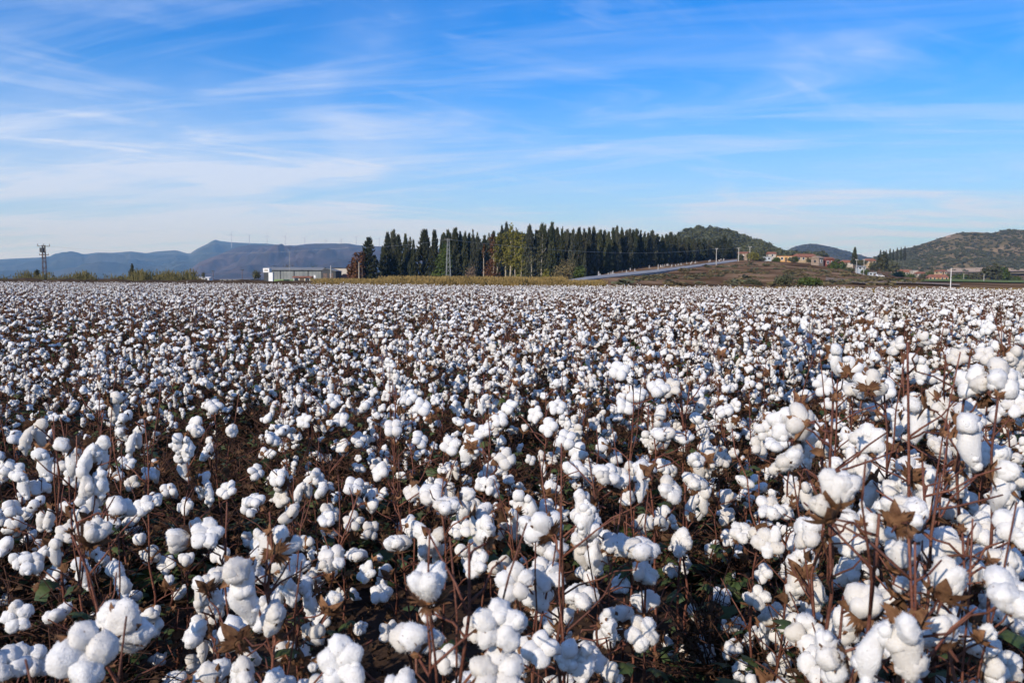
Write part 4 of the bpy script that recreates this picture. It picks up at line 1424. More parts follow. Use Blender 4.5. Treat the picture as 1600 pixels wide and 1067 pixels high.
def on_hill(G, n, seed, u0=0.0, u1=1.0, v0=0.02, v1=0.66, dens=None):
    X, Y, Z = G
    nv, nn = X.shape
    rs = np.random.RandomState(seed)
    i = rs.uniform(v0, v1, n) * (nv - 2)
    j = rs.uniform(u0, u1, n) * (nn - 2)
    a, b = i.astype(int), j.astype(int)
    fi, fj = i - a, j - b

    def bl(A):
        return (A[a, b] * (1 - fi) + A[a + 1, b] * fi) * (1 - fj) + (A[a, b + 1] * (1 - fi) + A[a + 1, b + 1] * fi) * fj
    return np.stack([bl(X), bl(Y), bl(Z)], -1), rs


p, rs = on_hill(OLX, 9000, 3)
keep = fnoise(p[:, 0], p[:, 1] * 0.5, 44, 3, 0.012) > rs.uniform(-0.8, 0.9, len(p))
p = p[keep]
n = len(p)
s = rs.uniform(2.0, 5.2, n)
scatter('olive_scrub', [round_tuft(500 + k, 70, 0.15, 'shrub') for k in range(4)], p, np.stack([np.zeros(n), np.zeros(n), rs.uniform(0, 6.28, n)], -1), np.stack([s * 1.2, s * 1.2, s * 0.85], -1), rs.randint(0, 4, n),
        'olive trees and scrub covering the right hill', 'scrub', 3)
p, rs = on_hill(HMX, 2600, 5)
n = len(p)
s = rs.uniform(4, 9, n)
scatter('hill_scrub', [round_tuft(510 + k, 50, 0.17, 'shrub') for k in range(3)], p, np.stack([np.zeros(n), np.zeros(n), rs.uniform(0, 6.28, n)], -1), np.stack([s * 1.3, s * 1.3, s * 0.6], -1), rs.randint(0, 3, n),
        'scrub covering the rounded hill behind the village', 'scrub', 4)
WH = [o for o in bpy.data.objects if o.name == 'wooded_hill'][0]
co = np.zeros(len(WH.data.vertices) * 3)
WH.data.vertices.foreach_get('co', co)
co = co.reshape(50, 160, 3)
p, rs = on_hill((co[:, :, 0], co[:, :, 1], co[:, :, 2]), 1500, 6, 0.18, 1.0, 0.03, 0.75)
uu = np.array([px_of(*q)[0] for q in p])
bare = (uu > 1050) & (uu < 1068)
bright_gap = fnoise(p[:, 0], p[:, 2] * 3, 51, 3, 0.03) < -0.55
keep = ~(bare & (rs.rand(len(p)) < 0.9)) & ~bright_gap
p = p[keep]
n = len(p)
s = rs.uniform(4.5, 8.5, n)
scatter('pine_forest', [round_tuft(520 + k, 110, 0.15, 'pine', 1.0) for k in range(4)], p - np.array([0, 0, 0.8]), np.stack([np.zeros(n), np.zeros(n), rs.uniform(0, 6.28, n)], -1), np.stack([s * 0.9, s * 0.9, s * 0.95], -1), rs.randint(0, 4, n),
        'dense pines covering the steep hill behind the village', 'pine forest', 5)
hill_patch('tan_field', OLX, 0.40, 0.56, 0.02, 0.075, M['tan_field'], 'tan bare field at the foot of the olive hill left of the big tree', 1.2)
hill_patch('tan_field', OLX, 0.60, 0.80, 0.02, 0.06, M['tan_field'], 'tan bare field at the right border below the olive hill', 1.2)
hill_patch('dirt_track', OLX, 0.395, 0.415, 0.60, 0.668, M['tan_field'], 'pale bare scar near the top of the olive hill', 1.5)

# dry tufts on the brown slope
pts, rots, scl, idx = [], [], [], []
for _ in range(2100):
    u = rr.uniform(960, 1440)
    dd = rr.uniform(150, 330)
    z = slope_z(u, dd)
    if z < 0.2:
        continue
    if dd > np.interp(u, [885, 917, 1030, 1100, 1152, 1160], [158, 172, 244, 310, 368, 500]):
        continue
    if fnoise(u * 0.05, dd * 0.06, 61, 3, 1.0) < 0.0:
        continue
    pts.append((GX(u, dd), dd, z - 0.05))
    rots.append((0, 0, rr.uniform(0, 6.28)))
    s = rr.uniform(0.5, 1.5) * (1.6 if rr.rand() < 0.15 else 1)
    scl.append((s * 1.8, s * 1.4, s * 0.6))
    idx.append(rr.randint(6))
scatter('slope_scrub', [round_tuft(540 + k, 40, 0.18, 'twig_olive' if k < 4 else 'shrub') for k in range(6)], pts, rots, scl, idx, 'dry tufts scattered over the brown slope', 'scrub', 6)

# ------------------------------------------------------------------ cotton: locks, burs, bolls, leaves
def lock_mb(seed, sub, L, w, t, fuzz=0, droop=False):
    """one fluffy lock of lint along +z, base at the origin"""
    rg = np.random.RandomState(seed)
    v, f = ICO[sub]
    n = v.copy()
    nl = 9 if not droop else 13
    cen = rg.normal(size=(nl, 3))
    cen[:, 2] *= 1.3
    cen /= np.linalg.norm(cen, axis=1)[:, None]
    dots = n @ cen.T
    lump = np.max(np.clip(1 - (1 - dots) / 0.28, 0, 1) ** 0.8, axis=1)
    fine = np.zeros(len(n))
    for k in range(10):
        q = rg.normal(size=3) * rg.uniform(4, 11)
        fine += np.sin(n @ q + rg.uniform(0, 6.28)) * 0.022
    r = 0.84 + 0.22 * lump + 1.5 * fine
    z = (n[:, 2] + 1) / 2
    tap = 0.62 + 0.38 * np.clip(z / 0.45, 0, 1) ** 0.7
    if droop:
        tap = 0.75 + 0.3 * np.sin(z * 9 + rg.uniform(0, 6)) * 0.35 + 0.25 * np.clip(z / 0.5, 0, 1)
        tap *= 1 - 0.45 * np.clip((z - 0.6) / 0.4, 0, 1)
    Vv = np.stack([n[:, 0] * r * w * tap, n[:, 1] * r * t * tap, (n[:, 2] * (0.93 + 0.12 * lump + fine) + 0.97) / 2 * L], -1)
    if droop:
        Vv[:, 0] += 0.10 * L * np.sin(z * 4 + rg.uniform(0, 6))
    else:
        Vv[:, 1] += 0.25 * t * np.sin(z * 3.14)
    mb = MB().add(Vv, f)
    # smaller seed lumps swelling out of the lock
    lv, lf = ICO[max(1, sub - 1)]
    for k in range(rg.randint(0, 2) if not droop else rg.randint(6, 10)):
        i = rg.randint(len(n))
        if not droop and n[i, 2] < -0.35:
            continue
        rad = w * rg.uniform(0.34, 0.62) * (1.05 if droop else 1.0)
        c = Vv[i] * 1.0 - (n[i] * rad * rg.uniform(0.25, 0.6))
        q = rg.normal(size=(3, 3)) * 5
        bmp = 1 + 0.07 * np.sin(lv @ q[0] + 1) + 0.07 * np.sin(lv @ q[1]) + 0.05 * np.sin(lv @ q[2] * 1.7)
        mb.add(lv * bmp[:, None] * np.array([rad, rad, rad * rg.uniform(0.8, 1.3)]) + c, lf)
    if fuzz:
        sel = rg.randint(0, len(n), fuzz)
        for i in sel:
            d0 = n[i] / np.array([w, t, L / 2])
            d0 /= np.linalg.norm(d0)
            d1 = d0 + rg.normal(size=3) * 0.75
            d1 /= np.linalg.norm(d1)
            side = np.cross(d0, rg.normal(size=3))
            side /= np.linalg.norm(side) + 1e-9
            ln = rg.uniform(0.002, 0.0048)
            p0 = Vv[i] - d0 * 0.0015
            mb.add([p0 - side * 0.0005, p0 + side * 0.0005, p0 + d1 * ln], [(0, 1, 2)])
    return mb


def bur_mb(seed, n, open_, bracts=True, peduncle=0.02):
    """dry bur: n pointed valves spread around +z, frilly bracts below; origin at the base of the locks"""
    rg = random.Random(seed)
    mb = MB()
    for i in range(n):
        an = 2 * math.pi * (i + 0.5) / n + rg.uniform(-0.1, 0.1)
        L = rg.uniform(0.033, 0.043)
        ca, sa = math.cos(an), math.sin(an)
        rows = []
        th = 0.35
        p = Vector((ca * 0.004, sa * 0.004, -0.004))
        for k in range(6):
            t = k / 5
            wd = 0.0115 * math.sin(math.pi * (0.16 + 0.84 * t) ** 0.8) * (1 - 0.25 * t) + 0.0006
            side = Vector((-sa, ca, 0)) * wd
            up = Vector((-ca * 0.4, -sa * 0.4, 0.9)) * wd * 0.5
            rows += [p - side + up, p, p + side + up]
            th2 = 1.15 - 0.5 * open_ + open_ * 0.9 * t
            th_ = max(0.2, 1.45 * (1 - t) * (1 - open_ * 0.4) + open_ * 1.5 * t)
            p = p + Vector((ca * math.sin(th_), sa * math.sin(th_), math.cos(th_))) * (L / 5)
        fs = []
        for k in range(5):
            for j in range(2):
                a = k * 3 + j
                fs.append((a, a + 1, a + 4, a + 3))
        mb.add([tuple(q) for q in rows], fs, 0)
    # receptacle
    mb.tube([(0, 0, -0.008), (0, 0, -0.004), (0, 0, 0.002)], [0.004, 0.009, 0.006], 7, 0)
    if bracts:
        for i in range(3):
            an = 2 * math.pi * i / 3 + rg.uniform(-0.3, 0.3)
            for k in range(-3, 4):
                a2 = an + k * 0.20
                L = rg.uniform(0.018, 0.034) * (1 - 0.07 * abs(k))
                curl = rg.uniform(0.2, 1.4)
                p = Vector((math.cos(a2) * 0.007, math.sin(a2) * 0.007, -0.007))
                rows = []
                for q in range(4):
                    t = q / 3
                    wd = 0.0042 * (1 - t) ** 0.7 + 0.0003
                    sd = Vector((-math.sin(a2), math.cos(a2), rg.uniform(-0.3, 0.3))) * wd
                    rows += [p - sd, p + sd]
                    th_ = 1.5 - 0.2 * curl + curl * t * rg.uniform(0.4, 1.3)
                    p = p + Vector((math.cos(a2) * math.sin(th_), math.sin(a2) * math.sin(th_), math.cos(th_) + 0.15)) * (L / 3)
                mb.add([tuple(x) for x in rows], [(0, 1, 3, 2), (2, 3, 5, 4), (4, 5, 7, 6)], 1)
    mb.tube([(0, 0, -0.006), (0.001, 0, -0.006 - peduncle)], [0.0024, 0.0018], 5, 2)
    return mb


MB_MATS = [M['bur'], M['bract'], M['stem']]
BOLL = {}           # kind -> list of dict(locks=[MB hi], lo=[MB lo], bur=MB)


def rot_to(an, th, extra=0.0):
    return Matrix.Rotation(an, 4, 'Z') @ Matrix.Rotation(th, 4, 'Y') @ Matrix.Rotation(extra, 4, 'Z')


def make_bolls():
    sd = 1000
    for kind, cnt in (('round', 6), ('tulip', 4), ('star', 4), ('droop', 6), ('tight', 3)):
        BOLL[kind] = []
        for c in range(cnt):
            rg = random.Random(sd + c)
            n = 4 if rg.random() < 0.5 else 5
            hi, lo, mats = [], [], []
            if kind == 'droop':
                n = rg.choice((2, 3, 3))
                for i in range(n):
                    first = i < (1 if c % 2 else 2)
                    L = rg.uniform(0.055, 0.10) if first else rg.uniform(0.036, 0.05)
                    w = rg.uniform(0.017, 0.023)
                    an = rg.uniform(0, 6.28)
                    if first:
                        Mx = Matrix.Translation((rg.uniform(0.0, 0.022), rg.uniform(-0.022, 0.022), 0.016)) @ rot_to(an, math.pi - rg.uniform(0.02, 0.2))
                    else:
                        Mx = Matrix.Translation((0.004, 0, 0)) @ rot_to(rg.uniform(-1.2, 1.2), rg.uniform(0.6, 1.2))
                    for tgt, sub, fz in ((hi, 3, 750), (lo, 2, 0)):
                        tgt.append(MB().add_mb(lock_mb(sd + c * 10 + i, sub, L, w, w * 0.9, fz, first), Mx))
                bur = bur_mb(sd + c, 4, 0.8, c % 2 == 0)
                b2 = MB().add_mb(bur, Matrix.Translation((-0.012, 0, 0.004)) @ Matrix.Rotation(R(75), 4, 'Y'))
                bur = b2
            else:
                for i in range(n):
                    an = 2 * math.pi * i / n + rg.uniform(-0.12, 0.12)
                    if kind == 'round':
                        th, L, w = rg.uniform(0.78, 1.05), rg.uniform(0.043, 0.051), rg.uniform(0.0195, 0.0232)
                    elif kind == 'tulip':
                        th, L, w = rg.uniform(0.34, 0.55), rg.uniform(0.048, 0.056), rg.uniform(0.0165, 0.0195)
                    elif kind == 'tight':
                        th, L, w = rg.uniform(0.20, 0.34), rg.uniform(0.034, 0.040), rg.uniform(0.0125, 0.0145)
                    else:
                        th, L, w = rg.uniform(1.1, 1.35), rg.uniform(0.040, 0.046), rg.uniform(0.0185, 0.022)
                    if n == 5:
                        w *= 0.9
                    Mx = Matrix.Translation((0, 0, 0.001)) @ rot_to(an, th, math.pi / 2)
                    for tgt, sub, fz in ((hi, 3, 620), (lo, 2, 0)):
                        tgt.append(MB().add_mb(lock_mb(sd + c * 10 + i, sub, L, w, w * 0.92, fz), Mx))
                bur = bur_mb(sd + c, n, {'round': 0.65, 'tulip': 0.25, 'star': 0.9, 'tight': 0.2}[kind], c % 2 == 0 or kind == 'tulip')
            BOLL[kind].append({'hi': hi, 'lo': lo, 'bur': bur})
        sd += 100
    # a bur that has lost its cotton
    BOLL['bare'] = [{'hi': [], 'lo': [], 'bur': bur_mb(1900 + c, 4, 0.35, True)} for c in range(3)]


make_bolls()
for kind in BOLL:
    for b in BOLL[kind]:
        b['lock_me'] = [x.mesh('lock', M['lint'], True) for x in b['hi']]
        b['bur_me'] = b['bur'].mesh('bur', MB_MATS)
        if b['lo']:
            j = MB()
            for x in b['lo']:
                j.add_mb(x)
            b['lint_me'] = j.mesh('boll', M['lint'], True)
            j2 = MB().add_mb(j)
            j2.add_mb(b['bur'], None, {0: 1, 1: 2, 2: 3})
            b['all'] = j2
            b['all_me'] = j2.mesh('boll', [M['lint'], M['bur'], M['bract'], M['stem']], True)
        else:
            b['all'] = MB().add_mb(b['bur'], None, {0: 1, 1: 2, 2: 3})
            b['all_me'] = b['bur_me']


def leaf_mb(seed, size, crumple, mat):
    """palmate lobed leaf hanging from its stalk at the origin; crumple 0 flat .. 1 dry and curled"""
    rg = random.Random(seed)
    mb = MB()
    lobes = [(-1.9, 0.55), (-1.45, 0.42), (-1.0, 0.85), (-0.55, 0.5), (0.0, 1.0), (0.55, 0.5), (1.0, 0.85), (1.45, 0.42), (1.9, 0.55)]
    st = size * 0.5
    c0 = Vector((0, 0, 0))
    ring, mid = [], []
    k1 = rg.uniform(0.7, 1.5) * crumple          # fold along the midrib
    k2 = rg.uniform(0.5, 2.4) * crumple          # curl along its length

    def bend(p):
        y = p.y
        x, z = p.x, p.z - abs(y) * math.sin(k1) * 0.9
        y = y * math.cos(k1)
        an = k2 * x / size
        rr_ = size / max(0.05, k2)
        q = Vector((rr_ * math.sin(an) + z * math.sin(an), y, -rr_ * (1 - math.cos(an)) + z * math.cos(an)))
        j = size * 0.10 * crumple
        return q + Vector((rg.uniform(-j, j), rg.uniform(-j, j), rg.uniform(-j, j)))
    for an, r in lobes:
        if crumple > 0.3:
            r = 0.5 + 0.32 * r * rg.uniform(0.3, 1.3)
        r *= size * rg.uniform(0.85, 1.1)
        out = Vector((math.cos(an), math.sin(an), 0))
        ring.append(bend(out * r + Vector((0, 0, -0.15 * r))))
        mid.append(bend(out * r * 0.5 + Vector((0, 0, size * rg.uniform(-0.02, 0.10)))))
    vs = [c0] + mid + ring
    n = len(lobes)
    fs = []
    for i in range(n - 1):
        fs.append((0, 1 + i, 2 + i))
        fs.append((1 + i, 1 + n + i, 2 + n + i, 2 + i))
    mb.add([tuple(Vector((v.x + st, v.y, v.z - st * 0.3))) for v in vs], fs, mat)
    mb.tube([(0, 0, 0), (st * 0.5, 0, 0), (st, 0, -st * 0.3)], [0.0016, 0.0013, 0.001], 4, 1, False)
    return mb


LEAF = {'dry': [leaf_mb(600 + k, 0.033 + 0.006 * (k % 4), 0.85 + 0.1 * (k % 4), 0) for k in range(9)],
        'green': [leaf_mb(650 + k, 0.05 + 0.008 * (k % 3), 0.12 + 0.12 * (k % 3), 0) for k in range(5)]}
LEAF_ME = {'dry': [m.mesh('leaf', [M['dry'], M['stem']], True) for m in LEAF['dry']],
           'green': [m.mesh('leaf', [M['green'], M['stem']], True) for m in LEAF['green']]}


def axis_matrix(pos, axis, spin, s):
    q = axis.normalized().to_track_quat('Z', 'Y')
    return Matrix.Translation(pos) @ q.to_matrix().to_4x4() @ Matrix.Rotation(spin, 4, 'Z') @ Matrix.Scale(s, 4)


def zigzag(a, b, rg, n=4, amp=0.012, sag=0.0):
    pts = []
    for k in range(n + 1):
        t = k / n
        p = a.lerp(b, t)
        if 0 < k < n:
            p += Vector((rg.uniform(-amp, amp), rg.uniform(-amp, amp), rg.uniform(-amp, amp) - sag * 4 * t * (1 - t)))
        pts.append(p)
    return pts


def plan_plant(seed, H, nb, spread=0.2, targets=None, leaves=(4, 3), tip=None, low=0.22):
    """lists the parts of one cotton plant in its own space: stem path, branches, bolls, leaves"""
    rg = random.Random(seed)
    top = Vector((rg.uniform(-0.07, 0.07), rg.uniform(-0.07, 0.07), H)) if tip is None else tip
    st = zigzag(Vector((0, 0, -0.04)), top, rg, 9, 0.011)
    r0 = rg.uniform(0.0042, 0.0060) * (0.7 + 0.4 * H)

    def at(t):
        k = min(8, int(t * 9))
        return st[k].lerp(st[k + 1], t * 9 - k)
    branches, bolls, lv = [], [], []

    def add_boll(kind, pos, axis, spin=None, s=None):
        v = rg.randrange(len(BOLL[kind]))
        if s is None:
            s = rg.uniform(0.88, 1.22) if kind != 'bare' else rg.uniform(0.30, 0.50)
        if kind == 'droop':
            m = Matrix.Translation(pos) @ Matrix.Rotation(math.atan2(axis.y, axis.x), 4, 'Z') @ Matrix.Scale(s, 4)
        else:
            m = axis_matrix(pos, axis, rg.uniform(0, 6.28) if spin is None else spin, s)
        bolls.append((kind, v, m))

    for (kind, pos, axis, s) in (targets or []):
        t = max(0.12, min(0.97, (pos.z - 0.05 - 0.35 * math.hypot(pos.x, pos.y)) / max(0.2, H)))
        a = at(t)
        b = pos - axis.normalized() * 0.024 * s if kind != 'droop' else pos - Vector((axis.x, axis.y, 0)).normalized() * 0.03
        branches.append(zigzag(a, b, rg, 4, 0.008, -0.01))
        add_boll(kind, pos, axis, None, s)
    az = rg.uniform(0, 6.28)
    n = nb
    k = 0
    while n > 0:
        t = low + (0.98 - low) * (1 - (k + rg.random()) / max(4, nb * 0.72)) if k < nb * 0.72 else rg.uniform(low, 0.95)
        t = max(low, min(0.98, t))
        k += 1
        az += 2.4 + rg.uniform(-0.5, 0.5)
        a = at(t)
        L = spread * (1.15 - 0.85 * t) * rg.uniform(0.45, 1.25) + 0.025
        dirv = Vector((math.cos(az), math.sin(az), rg.uniform(0.15, 0.75))).normalized()
        b = a + dirv * L
        b.z = max(0.06, b.z)
        path = zigzag(a, b, rg, 4, 0.008, -0.01)
        branches.append(path)
        kind = rg.choices(['round', 'tulip', 'star', 'droop', 'bare', 'tight'], [40, 14, 14, 19, 9, 11])[0]
        ax = (dirv * 0.7 + Vector((rg.gauss(0, 0.55), rg.gauss(0, 0.55), rg.gauss(0.35, 0.5))))
        add_boll(kind, b, ax)
        n -= 1
        if n > 0 and L > 0.11 and rg.random() < 0.6:
            p = path[2]
            q = p + Vector((rg.uniform(-1, 1), rg.uniform(-1, 1), rg.uniform(-0.2, 0.8))) * 0.03
            add_boll(rg.choices(['round', 'tulip', 'droop'], [60, 20, 20])[0], q, q - p + Vector((rg.gauss(0, 0.01), rg.gauss(0, 0.01), 0.01)))
            n -= 1
    if rg.random() < 0.6:
        add_boll('bare', top, Vector((rg.uniform(-0.9, 0.9), rg.uniform(-0.9, 0.9), 0.8)), None, rg.uniform(0.28, 0.45))
    for _ in range(rg.randint(3, 6)):       # bare side twigs
        a = at(rg.uniform(0.3, 0.95))
        an = rg.uniform(0, 6.28)
        branches.append(zigzag(a, a + Vector((math.cos(an), math.sin(an), rg.uniform(0.3, 1.2))).normalized() * rg.uniform(0.06, 0.16), rg, 3, 0.006))
    for _ in range(rg.choice((0, 1, 1, 2))):          # bare dark leaders rising above the bolls
        a = at(rg.uniform(0.45, 0.9))
        branches.append(zigzag(a, Vector((a.x + rg.uniform(-0.10, 0.10), a.y + rg.uniform(-0.10, 0.10), H + rg.uniform(-0.02, 0.13))), rg, 4, 0.008))
    for kind, cnt, lo_, hi_ in (('dry', leaves[0], 0.25, 0.95), ('green', leaves[1], 0.12, 0.62)):
        for _ in range(cnt):
            if branches and rg.random() < 0.6:
                br = rg.choice(branches)
                p = br[rg.randrange(1, len(br) - 1)] if len(br) > 2 else br[0]
                if kind == 'green' and p.z > hi_ * H:
                    p = at(rg.uniform(lo_, hi_))
            else:
                p = at(rg.uniform(lo_, hi_))
            m = Matrix.Translation(p) @ Matrix.Rotation(rg.uniform(0, 6.28), 4, 'Z') @ Matrix.Rotation(rg.uniform(-0.2, 1.1) if kind == 'dry' else rg.uniform(-0.4, 0.5), 4, 'Y') @ Matrix.Rotation(rg.uniform(-0.5, 0.5), 4, 'X') @ Matrix.Scale(rg.uniform(0.75, 1.3), 4)
            lv.append((kind, rg.randrange(len(LEAF[kind])), m))
    return {'stem': (st, r0), 'branches': branches, 'bolls': bolls, 'leaves': lv, 'H': H}


def stem_mb(pl, n=6):
    st, r0 = pl['stem']
    rad = [r0 * (1 - 0.65 * k / (len(st) - 1)) for k in range(len(st))]
    return MB().tube(st, rad, n)


def branch_mb(path, n=5):
    L = len(path) - 1
    return MB().tube(path, [0.0026 - 0.0011 * k / L for k in range(L + 1)], n)


def whole_mb(pl):
    """the plant as one mesh, for the far mass of the field: 0 lint 1 bur 2 bract 3 stem 4 dry 5 green"""
    mb = MB()
    mb.add_mb(stem_mb(pl, 4), None, {0: 3})
    for b in pl['branches']:
        mb.add_mb(branch_mb([b[0], b[2] if len(b) > 2 else b[1], b[-1]], 3), None, {0: 3})
    for kind, v, m in pl['bolls']:
        mb.add_mb(BOLL[kind][v]['all'], m)
    for kind, v, m in pl['leaves']:
        mb.add_mb(LEAF[kind][v], m, {0: 4 if kind == 'dry' else 5, 1: 3})
    return mb


WHOLE_MATS = [M['lint'], M['bur'], M['bract'], M['stem'], M['dry'], M['green']]


def child(name, me, parent, m=None):
    o = bpy.data.objects.new(name, me)
    COL.objects.link(o)
    o.parent = parent
    if m is not None:
        o.matrix_local = m
    return o


def realise(pl, loc, rz, level, label, group, scale=1.0, cache=None):
    """the plant as an Empty with a child for each part; level 0 nearest (locks), 1 (bur child), 2 (bolls whole)"""
    e = empty('cotton_plant', loc, rz)
    e.scale = (scale, scale, scale)
    tag(e, label, 'cotton plant', group)
    if cache is not None and 'stem_me' in cache:
        pass
    c = cache if cache is not None else {}
    if level < 2:
        if 'stem_me' not in c:
            c['stem_me'] = stem_mb(pl).mesh('stem', M['stem'], True)
            c['branch_me'] = [branch_mb(b).mesh('branch', M['stem'], True) for b in pl['branches']]
        child('stem', c['stem_me'], e)
        for me in c['branch_me']:
            child('branch', me, e)
    else:
        if 'all_stem' not in c:
            j = stem_mb(pl, 5)
            for b in pl['branches']:
                j.add_mb(branch_mb(b, 4))
            c['all_stem'] = j.mesh('stem', M['stem'], True)
        child('stem', c['all_stem'], e)
    for kind, v, m in pl['bolls']:
        b = BOLL[kind][v]
        if kind == 'bare':
            child('bur', b['bur_me'], e, m)
        elif level == 0:
            o = child('boll', b['bur_me'], e, m)
            for me in b['lock_me']:
                child('lock', me, o)
        elif level == 1:
            o = child('boll', b['lint_me'], e, m)
            child('bur', b['bur_me'], o)
        else:
            child('boll', b['all_me'], e, m)
    for kind, v, m in pl['leaves']:
        child('leaf', LEAF_ME[kind][v], e, m)
    return e


# ------------------------------------------------------------------ the nearest plants, boll by boll as they stand in the photo
# photo column, row, width in pixels, kind: n rounded, f open towards the viewer, t tulip, b seen from behind, d hanging
HERO = """
135 1022 98 f;95 968 46 n;30 965 50 f;42 1032 56 n;6 1046 64 n;105 836 40 n;190 896 44 d;128 885 42 d;105 922 32 n;160 966 36 n;202 972 34 n;240 972 40 t;215 1000 44 n;247 1036 30 n
30 880 36 n;16 858 40 n;236 872 34 b;266 884 34 n;290 886 36 t;128 842 30 n;50 845 30 n;75 800 36 d;150 832 34 n;180 800 34 n;210 812 32 n;60 925 32 n;330 960 40 n
325 842 56 n;305 830 36 t;430 862 68 b;466 886 42 n;478 854 32 b;510 850 30 t;520 880 46 n;336 912 46 n;366 934 40 n;432 930 36 n;462 926 38 t;488 930 34 n;500 952 30 n;530 930 24 n;549 932 24 n
506 974 36 n;482 996 46 b;420 980 52 n;446 1022 42 b;316 994 52 n;362 1014 40 n;545 1036 86 n;375 1062 44 n;295 1040 36 n;395 900 40 n;350 870 36 n;285 930 28 n
595 932 40 n;672 936 92 t;608 988 40 f;680 860 40 n;622 858 46 n;716 836 36 n;776 978 86 f;752 884 46 n;806 910 62 f;852 864 58 n;850 905 58 n;836 940 60 n;695 1030 46 n;776 1056 88 n;635 1062 34 n;745 860 36 f
875 984 54 t;888 1018 62 d;912 1030 56 n;948 998 42 n;1002 990 56 f;962 862 52 n;998 872 60 n;1002 906 50 n;975 914 36 n;1072 850 44 n;1046 896 30 n;1124 934 36 n;1012 946 46 n;1080 964 34 n;1072 1024 34 n;1118 1050 30 n;960 1064 36 n;900 936 46 n;920 900 40 n;905 846 46 d;930 832 52 n;1040 1000 32 d;1145 905 24 n
1204 850 50 n;1156 838 42 n;1256 882 50 n;1272 838 60 n;1208 962 44 f;1242 980 44 n;1264 964 40 n;1212 1010 40 n;1182 1060 30 n;1340 940 48 t;1330 968 32 n;1292 990 38 n;1316 992 50 n;1270 1044 62 n;1326 1040 54 n;1385 1000 46 n;1400 890 72 t;1404 930 54 n;1490 914 50 n;1530 912 50 t;1456 950 50 n;1470 978 46 n;1564 942 92 n;1572 892 66 n;1414 1040 66 n;1520 1018 72 n;1562 1046 58 n;1582 982 44 n;1522 832 58 n;1584 830 72 n;1472 890 52 n;1440 842 56 n;1350 900 40 n;1230 1045 34 n
1300 790 86 t;1226 662 56 f;1254 690 50 d;1214 702 40 n;1362 690 56 n;1345 715 50 d;1392 705 40 d;1432 748 60 d;1438 640 54 d;1462 706 44 n;1506 692 54 n;1502 735 52 d;1556 745 64 d;1548 716 50 n;1400 782 56 n;1350 830 60 n;1480 810 52 n;1330 830 56 n;1530 602 56 n;1500 564 38 n;1486 566 36 n;1542 560 36 n;1286 604 36 f;1326 582 42 b;1358 606 50 b;1386 618 42 n;1408 546 34 n;1300 640 36 n;1440 760 50 n;1402 810 50 n;1200 802 46 n;1380 740 44 n;1590 640 44 n;1570 650 40 n;1475 640 38 f;1510 655 38 n;1455 600 36 n;1180 700 34 n;1160 760 34 n;1190 770 30 n;1580 600 40 n;1575 720 40 n;1240 770 34 n
968 586 36 n;1028 614 38 n;1052 612 36 n;1036 688 40 n;1010 740 46 d;1040 770 46 n;1080 760 40 n;980 740 38 n;920 790 56 d;945 750 46 n;955 720 34 n;895 740 40 n;1090 660 34 d;1066 690 34 n;1100 705 32 n;885 690 36 n;860 670 34 n;995 625 34 n;975 640 32 n;1125 720 32 n;1135 650 34 n;905 710 34 n
690 760 40 d;676 780 42 n;650 770 36 n;700 800 48 n;720 780 44 d;725 830 40 n;690 845 44 n;735 675 34 d;650 692 34 n;616 672 34 n;660 640 32 n;640 625 32 n;600 740 32 n;800 810 44 d;815 780 42 d;830 830 44 n;850 800 40 n;790 720 36 n;760 680 34 n;780 660 30 n;800 640 30 n;840 650 30 n;870 640 32 n;705 700 34 n;580 780 32 n
115 700 46 d;150 700 46 d;70 715 40 d;55 670 40 d;95 740 36 n;160 770 42 d;185 680 34 n;200 725 28 n;280 690 36 d;285 720 34 d;335 640 30 n;310 665 30 n;330 710 30 n;445 680 30 n;420 690 30 n;395 740 30 n;480 660 28 n;520 630 28 n;540 700 28 n;560 690 28 n;575 640 28 n;360 770 34 n;385 800 34 n;400 790 36 n;460 810 42 n;510 805 36 n;550 765 36 n;445 780 34 n;490 750 32 n;440 750 34 n;550 820 36 n;575 830 32 n;60 765 34 n;20 740 34 n;25 690 32 n;15 800 36 n;240 790 36 n;230 745 28 n
"""
KINDMAP = {'n': 'round', 'f': 'star', 't': 'tulip', 'b': 'round', 'd': 'droop'}
hr = random.Random(77)
hero = []
for part in HERO.replace('\n', ';').split(';'):
    q = part.split()
    if len(q) != 4:
        continue
    x, y, s, k = float(q[0]), float(q[1]), float(q[2]), q[3]
    d = F * 0.080 / s * hr.uniform(0.97, 1.03)
    p = P(x, y, d)
    if p.z < 0.10:
        d *= (EYE - 0.10) / (EYE - p.z)
        p = P(x, y, d)
    hero.append((p, k, s * d / F / 0.080))

# gather bolls that hang close together onto one plant
left = list(range(len(hero)))
clusters = []
order = sorted(left, key=lambda i: -hero[i][0].z)
used = set()
for i in order:
    if i in used:
        continue
    c = [i]
    used.add(i)
    p0 = hero[i][0]
    near = sorted((j for j in order if j not in used), key=lambda j: (hero[j][0].xy - p0.xy).length)
    for j in near:
        if len(c) >= 8:
            break
        if (hero[j][0].xy - p0.xy).length < 0.27:
            c.append(j)
            used.add(j)
    clusters.append(c)
STEMS = [(1418, 532, 0), (1300, 618, 0), (1558, 618, 0), (1470, 735, 0), (1372, 800, 0), (876, 775, 0), (732, 845, 0), (385, 880, 0)]
HERO_XY = []
ORD = ['first', 'second', 'third', 'fourth', 'fifth', 'sixth', 'seventh', 'eighth', 'ninth', 'tenth', 'eleventh', 'twelfth', 'thirteenth', 'fourteenth', 'fifteenth', 'sixteenth', 'seventeenth', 'eighteenth', 'nineteenth', 'twentieth']
ORD += ['twenty ' + k for k in ORD[:9]] + ['thirtieth'] + ['thirty ' + k for k in ORD[:9]] + ['fortieth'] + ['forty ' + k for k in ORD[:9]]
